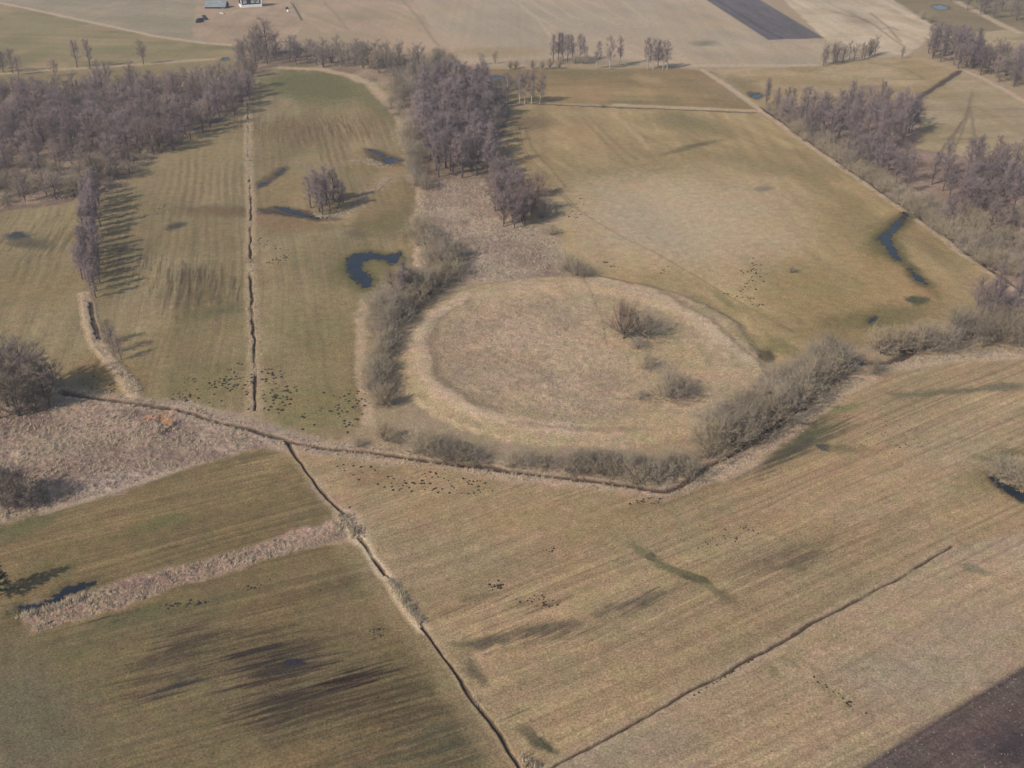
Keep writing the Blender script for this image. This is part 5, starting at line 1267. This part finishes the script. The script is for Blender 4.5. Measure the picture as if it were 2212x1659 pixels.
MM = [molehill_mesh(s) for s in range(6)]
MOLES = [
    ([(562, 800), (600, 790), (660, 850), (790, 840), (790, 880), (760, 935), (700, 940), (640, 925), (570, 892)], 150, 1.2, 'dark molehill on the green meadow right of the dividing ditch', 'molehills right of the dividing ditch'),
    ([(330, 835), (400, 815), (470, 825), (500, 780), (546, 770), (548, 885), (500, 885), (400, 868), (340, 858)], 105, 1.15, 'dark molehill on the green meadow left of the dividing ditch', 'molehills left of the dividing ditch'),
    ([(182, 815), (220, 805), (270, 845), (240, 848), (190, 838)], 16, 1.0, 'dark molehill near the curved bank at left', 'molehills by the curved bank'),
    ([(556, 515), (600, 505), (630, 550), (610, 575), (560, 565)], 50, 1.0, 'dark molehill in the mid meadow cluster beside the ditch', 'molehills of the mid meadow'),
    ([(285, 436), (360, 430), (390, 450), (330, 466), (290, 460)], 30, .8, 'small far molehill on the upper left meadow', 'molehills of the upper meadow'),
    ([(710, 1000), (800, 1000), (930, 1020), (1040, 1035), (1080, 1060), (1010, 1068), (860, 1062), (730, 1030)], 85, 1.0, 'dark molehill below the river ditch in the tan field', 'molehills below the river ditch'),
    ([(1340, 1090), (1400, 1072), (1480, 1076), (1460, 1090)], 16, 1.0, 'dark molehill near the bend of the river ditch', 'molehills near the ditch bend'),
    ([(1180, 430), (1250, 420), (1300, 440), (1270, 480), (1220, 520), (1210, 500)], 34, 1.1, 'dark molehill beside the wheel track in the pale field', 'molehills beside the wheel track'),
    ([(1270, 572), (1310, 565), (1350, 580)], 12, 1.1, 'dark molehill right of the rim bush', 'molehills by the rim bush'),
    ([(1405, 595), (1450, 570), (1460, 580), (1420, 600)], 12, 1.0, 'dark molehill below the wheel track', 'molehills below the wheel track'),
    ([(1580, 560), (1640, 550), (1660, 600), (1630, 630), (1590, 640), (1610, 600)], 46, 1.2, 'dark molehill in the winding trail of the pale field', 'molehills in the winding trail'),
    ([(1560, 632), (1600, 640), (1690, 652), (1640, 665)], 22, 1.1, 'dark molehill near the end of the wheel track', 'molehills near the track end'),
    ([(1820, 915), (1900, 890), (2000, 935), (2000, 975), (1900, 985), (1850, 960)], 62, .6, 'small dark molehill on the tan rise at right', 'molehills on the tan rise'),
    ([(1560, 1140), (1640, 1125), (1680, 1130), (1620, 1165), (1500, 1190), (1480, 1200)], 34, .65, 'small molehill in the middle of the lower right field', 'molehills of the lower right field'),
    ([(1160, 1176), (1204, 1180), (1200, 1194), (1164, 1192)], 9, .8, 'dark molehill in the small cluster of the tan field', 'small cluster of molehills'),
    ([(1050, 1240), (1090, 1245), (1100, 1270), (1060, 1275)], 15, 1.0, 'dark molehill right of the diagonal ditch', 'molehills right of the diagonal ditch'),
    ([(1100, 1290), (1180, 1285), (1230, 1300), (1150, 1320)], 26, .8, 'small molehill on the damp patch of the tan field', 'molehills on the damp patch'),
    ([(350, 1306), (420, 1292), (470, 1300), (500, 1275), (590, 1248), (560, 1268), (470, 1310), (360, 1315)], 34, 1.0, 'dark molehill in the line below the reed strip', 'molehills below the reed strip'),
    ([(750, 1590 - 500), (760, 1090), (755, 1100)], 2, .8, 'lone molehill beside the diagonal ditch head', 'molehills at the ditch head'),
    ([(765, 1372), (830, 1352), (850, 1375), (800, 1385)], 26, .6, 'tiny molehill left of the diagonal ditch', 'tiny molehills left of the ditch'),
    ([(1740, 1455), (1760, 1460), (1880, 1545), (1860, 1545)], 18, .7, 'small molehill in the row across the lower right stubble', 'molehills across the stubble'),
    ([(1700, 1560 - 180), (1500, 1500), (1480, 1515), (1660, 1405)], 26, .6, 'tiny molehill along the thin lower ditch', 'tiny molehills along the thin ditch'),
]
hills = []
for k, (pts, n, s, lab, grp) in enumerate(MOLES):
    w = PT(pts)
    r = np.random.default_rng(900 + k)
    lo, hi = w.min(0), w.max(0)
    got, tries = 0, 0
    while got < n and tries < 6000:
        tries += 1
        c = lo + r.random(2) * (hi - lo)
        if not inside(c[:1], c[1:], w)[0]:
            continue
        if fbm(c[0] / 6, c[1] / 6, 160 + k, 3) + r.normal(0, .08) < .47:
            continue
        sz = s * r.uniform(.4, 1.0)
        hills.append((sz / math.hypot(c[0], c[1], CAM_H), c, sz, lab, grp))
        got += 1
hills.sort(key=lambda q: -q[0])
for i, (_, c, sz, lab, grp) in enumerate(hills[:298]):
    o = link('molehill', MM[i % 6])
    o.location = (c[0], c[1], ground_z(*c))
    o.scale = (sz, sz, sz * .9)
    o.rotation_euler = (0, 0, (i * 2.4) % 6.28)
    tag(o, lab, 'molehill', grp)
rest = hills[298:]
if rest:
    vv, ff, o0 = [], [], 0
    base = [np.array([v.co[:] for v in m.vertices]) for m in MM]
    bt = [[tuple(p.vertices) for p in m.polygons] for m in MM]
    for i, (_, c, sz, lab, grp) in enumerate(rest):
        v = base[i % 6] * sz + np.array((c[0], c[1], ground_z(*c)))
        vv.extend(map(tuple, v))
        ff.extend(tuple(a + o0 for a in p) for p in bt[i % 6])
        o0 += len(v)
    me = bpy.data.meshes.new('far_molehills')
    me.from_pydata(vv, [], ff)
    me.materials.append(M_MOLE)
    tag(link('molehills', me), 'scattered smaller molehills over the farther meadows', None, None, 'stuff')


# ------------------------------------------------------------------ stones and clods on the ploughed corner
def clods():
    r = np.random.default_rng(41)
    w = PT(PLOUGH2)
    lo, hi = np.maximum(w.min(0), (30, 80)), np.minimum(w.max(0), (95, 125))
    p = lo + r.random((2600, 2)) * (hi - lo)
    p = p[inside(p[:, 0], p[:, 1], w)]
    p = p[r.random(len(p)) < .25 + .9 * (fbm(p[:, 0] / 5, p[:, 1] / 5, 170, 3) - .3)]
    vs, fs = [], []
    for i, c in enumerate(p):
        s = r.uniform(.03, .09)
        z = ground_z(*c)
        o = len(vs)
        for dx, dy, dz in ((1, 0, .2), (0, 1, .3), (-1, 0, .2), (0, -1, .1), (0, 0, .9), (0, 0, -.6)):
            vs.append((c[0] + dx * s * r.uniform(.7, 1.3), c[1] + dy * s * r.uniform(.7, 1.3), z + dz * s))
        for a, b in ((0, 1), (1, 2), (2, 3), (3, 0)):
            fs.append((o + a, o + b, o + 4))
            fs.append((o + b, o + a, o + 5))
    me = bpy.data.meshes.new('field_stones')
    me.from_pydata(vs, [], fs)
    me.materials.append(plain('straw and stone', (.42, .36, .26), .9, .4, 2.0))
    tag(link('field_stones', me), 'pale stones and straw scattered on the ploughed corner', None, None, 'stuff')


clods()


# ------------------------------------------------------------------ the farm at the top
class MB:
    def __init__(self):
        self.v, self.f = [], []

    def box(self, x0, x1, y0, y1, z0, z1):
        o = len(self.v)
        self.v += [(x, y, z) for z in (z0, z1) for y in (y0, y1) for x in (x0, x1)]
        self.f += [(o + a, o + b, o + c, o + d) for a, b, c, d in ((0, 2, 3, 1), (4, 5, 7, 6), (0, 1, 5, 4), (2, 6, 7, 3), (0, 4, 6, 2), (1, 3, 7, 5))]
        return self

    def prism(self, prof, x0, x1):
        """a profile in y,z swept along x"""
        o, n = len(self.v), len(prof)
        self.v += [(x0, y, z) for y, z in prof] + [(x1, y, z) for y, z in prof]
        self.f += [tuple(o + i for i in range(n))[::-1], tuple(o + n + i for i in range(n))]
        self.f += [(o + i, o + (i + 1) % n, o + n + (i + 1) % n, o + n + i) for i in range(n)]
        return self

    def build(self, name, mat, parent=None):
        me = bpy.data.meshes.new(name)
        me.from_pydata(self.v, [], self.f)
        bm_normals(me)
        me.materials.append(mat)
        return link(name, me, parent)


import bmesh


def bm_normals(me):
    b = bmesh.new()
    b.from_mesh(me)
    bmesh.ops.recalc_face_normals(b, faces=b.faces)
    b.to_mesh(me)
    b.free()


def root(name, p, q, label, cat):
    a, b = G(*p), G(*q)
    e = bpy.data.objects.new(name, None)
    e.location = (a[0], a[1], ground_z(*a))
    e.rotation_euler = (0, 0, math.atan2(b[1] - a[1], b[0] - a[0]))
    COL.objects.link(e)
    tag(e, label, cat)
    return e, math.hypot(*(b - a))


M_NAVY = plain('dark log wall', (.020, .022, .036), .8, .25, 1.5)
M_WHITE = plain('white lime wash', (.80, .79, .77), .8, .08, 1.0)
M_WIN = plain('window glass', (.03, .035, .05), .15, .2, 1.0, spec=.5)
M_GREENROOF = plain('green sheet roof', (.14, .21, .17), .6, .2, .8)
M_GREYROOF = plain('grey sheet roof', (.20, .225, .235), .7, .18, .7)
M_DARKWOOD = plain('weathered dark boards', (.055, .05, .05), .9, .35, 1.5)
M_TARP = plain('dark tarpaulin', (.022, .024, .034), .6, .4, 1.0)
M_PALEHEAP = plain('pale rubble', (.50, .48, .44), .9, .25, 2.0)
M_POST = plain('grey fence wood', (.20, .18, .165), .9, .3, 2.0)

e, L = root('farm_house', (521.4, 17.0), (566.4, 14.2), 'dark blue log house with white base and white framed windows', 'house')
Dp = 8.0
MB().box(0, L, 0, Dp, -.3, 1.55).build('plinth', M_WHITE, e)
MB().box(.12, L - .12, .12, Dp - .12, 1.55, 4.9).build('wall', M_NAVY, e)
for x in (0, L - .55):
    MB().box(x, x + .55, -.02, .14, 1.55, 4.85).build('corner_board', M_WHITE, e)
MB().box(-.03, .12, 0, .5, 1.55, 4.85).build('corner_board', M_WHITE, e)
MB().prism([(.12, 4.9), (Dp - .12, 4.9), (Dp / 2, 8.1)], .12, L - .12).build('gable', M_NAVY, e)
rf = MB().prism([(-.35, 4.72), (-.35, 4.90), (Dp / 2, 8.4), (Dp + .35, 4.90), (Dp + .35, 4.72), (Dp / 2, 8.2)], -.5, L + .5).build('roof', M_GREENROOF, e)
MB().box(L * .55, L * .55 + .8, Dp / 2 - .4, Dp / 2 + .4, 7.8, 9.4).build('chimney', plain('brick', (.28, .13, .09), .9, .3, 3), rf)
for t in (.19, .575, .80):
    x = L * t
    fr = MB()
    fr.box(x - .95, x - .70, .03, .12, 2.35, 4.25).box(x + .70, x + .95, .03, .12, 2.35, 4.25).box(x - .70, x + .70, .03, .12, 2.35, 2.62).box(x - .70, x + .70, .03, .12, 3.98, 4.25).box(x - .10, x + .10, .03, .12, 2.62, 3.98).box(x + .10, x + .70, .04, .12, 3.35, 3.5)
    w = fr.build('window', M_WHITE, e)
    MB().box(x - .70, x + .70, .085, .11, 2.62, 3.98).build('pane', M_WIN, w)

e, L = root('shed', (442.5, 18.6), (486.5, 18.6), 'long low shed with grey sheet roof left of the dark house', 'shed')
Dp = 9.0
MB().box(0, L, .2, Dp, -.3, 1.1).build('wall', M_DARKWOOD, e)
MB().prism([(.2, 1.1), (Dp, 1.1), (Dp / 2, 3.6)], 0, L).build('gable', M_DARKWOOD, e)
MB().prism([(-.4, .85), (-.4, 1.0), (Dp / 2, 3.95), (Dp + .4, 1.0), (Dp + .4, .85), (Dp / 2, 3.75)], -.35, L + .35).build('roof', M_GREYROOF, e)
MB().box(L - 2.2, L - .8, .12, .2, 0, 1.0).build('door', M_GREYROOF, e)


def heap(name, label, cat, p, parts, mat, seed):
    r = np.random.default_rng(seed)
    a = G(*p)
    vs, fs = [], []
    for dx, dy, rx, ry, h in parts:
        o = len(vs)
        n = 10
        for rad, z in ((1, -.1), (.9, .45), (.55, .85)):
            for k in range(n):
                an = k * 2 * math.pi / n
                q = rad * r.uniform(.8, 1.2)
                vs.append((dx + math.cos(an) * q * rx, dy + math.sin(an) * q * ry, h * z * r.uniform(.85, 1.15)))
        vs.append((dx, dy, h))
        fs += [(o + l * n + k, o + l * n + (k + 1) % n, o + (l + 1) * n + (k + 1) % n, o + (l + 1) * n + k) for l in range(2) for k in range(n)] + [(o + 2 * n + k, o + 2 * n + (k + 1) % n, o + 3 * n) for k in range(n)]
    me = bpy.data.meshes.new(name)
    me.from_pydata(vs, [], fs)
    me.materials.append(mat)
    ob = link(name, me)
    ob.location = (a[0], a[1], ground_z(*a))
    tag(ob, label, cat)


heap('dark_heap', 'dark covered heap standing in the farmyard below the shed', 'heap', (430, 48), [(0, 0, 1.9, 2.6, 2.0), (-.6, 4.5, 1.8, 2.5, 1.6), (1.2, 8.5, 2.0, 1.8, 1.4), (-1.2, 9, 1.2, 1.2, .9)], M_TARP, 1)
heap('dark_heap', 'small dark heap right of the large covered heap', 'heap', (441, 36), [(0, 0, 1.0, 1.4, .9), (-1.2, 2, .8, .8, .5)], M_TARP, 2)
heap('pale_heap', 'small pale heap of rubble below the shed', 'heap', (479, 29), [(0, 0, 1.0, 1.6, .7), (1.4, -2, .7, .9, .6), (-1.0, 1.5, .6, 1, .4)], M_PALEHEAP, 3)
heap('water_butt', 'small white round thing on the grass right of the house', 'barrel', (622, 25), [(0, 0, .55, .55, 1.1)], M_WHITE, 4)
heap('dark_heap', 'small dark heap just behind the white round thing', 'heap', (620, 19), [(0, 0, .9, 1.2, 1.1)], M_TARP, 5)

e, L = root('yard_fence', (649, 44.4), (628, 7.4), 'grey wooden yard fence running up to the house', 'fence')
n = 22
for k in range(n + 1):
    x = L * k / n
    MB().box(x - .08, x + .08, -.08, .08, -.2, 1.5).build('post', M_POST, e)
MB().box(0, L, .09, .13, .25, .50).box(0, L, .09, .13, .70, .95).box(0, L, .09, .13, 1.10, 1.35).build('rail', M_POST, e)

# pale branch lying in the reed strip, dug earth on the river bank
print('trees', NTREE, 'hills', len(hills))

# ------------------------------------------------------------------ air
def haze():
    hz = MB().box(-12500, 12500, -700, 2900, -3, 125)
    m = bpy.data.materials.new('air')
    m.use_nodes = True
    n, l = m.node_tree.nodes, m.node_tree.links
    n.remove(n['Principled BSDF'])
    v = n.new('ShaderNodeVolumePrincipled')
    v.inputs['Color'].default_value = (.80, .86, 1.0, 1)
    v.inputs['Density'].default_value = HAZE_DENSITY
    v.inputs['Anisotropy'].default_value = .0
    l.new(v.outputs[0], n['Material Output'].inputs['Volume'])
    tag(hz.build('haze', m), None, None, None, 'stuff')


HAZE_DENSITY = .00019
haze()
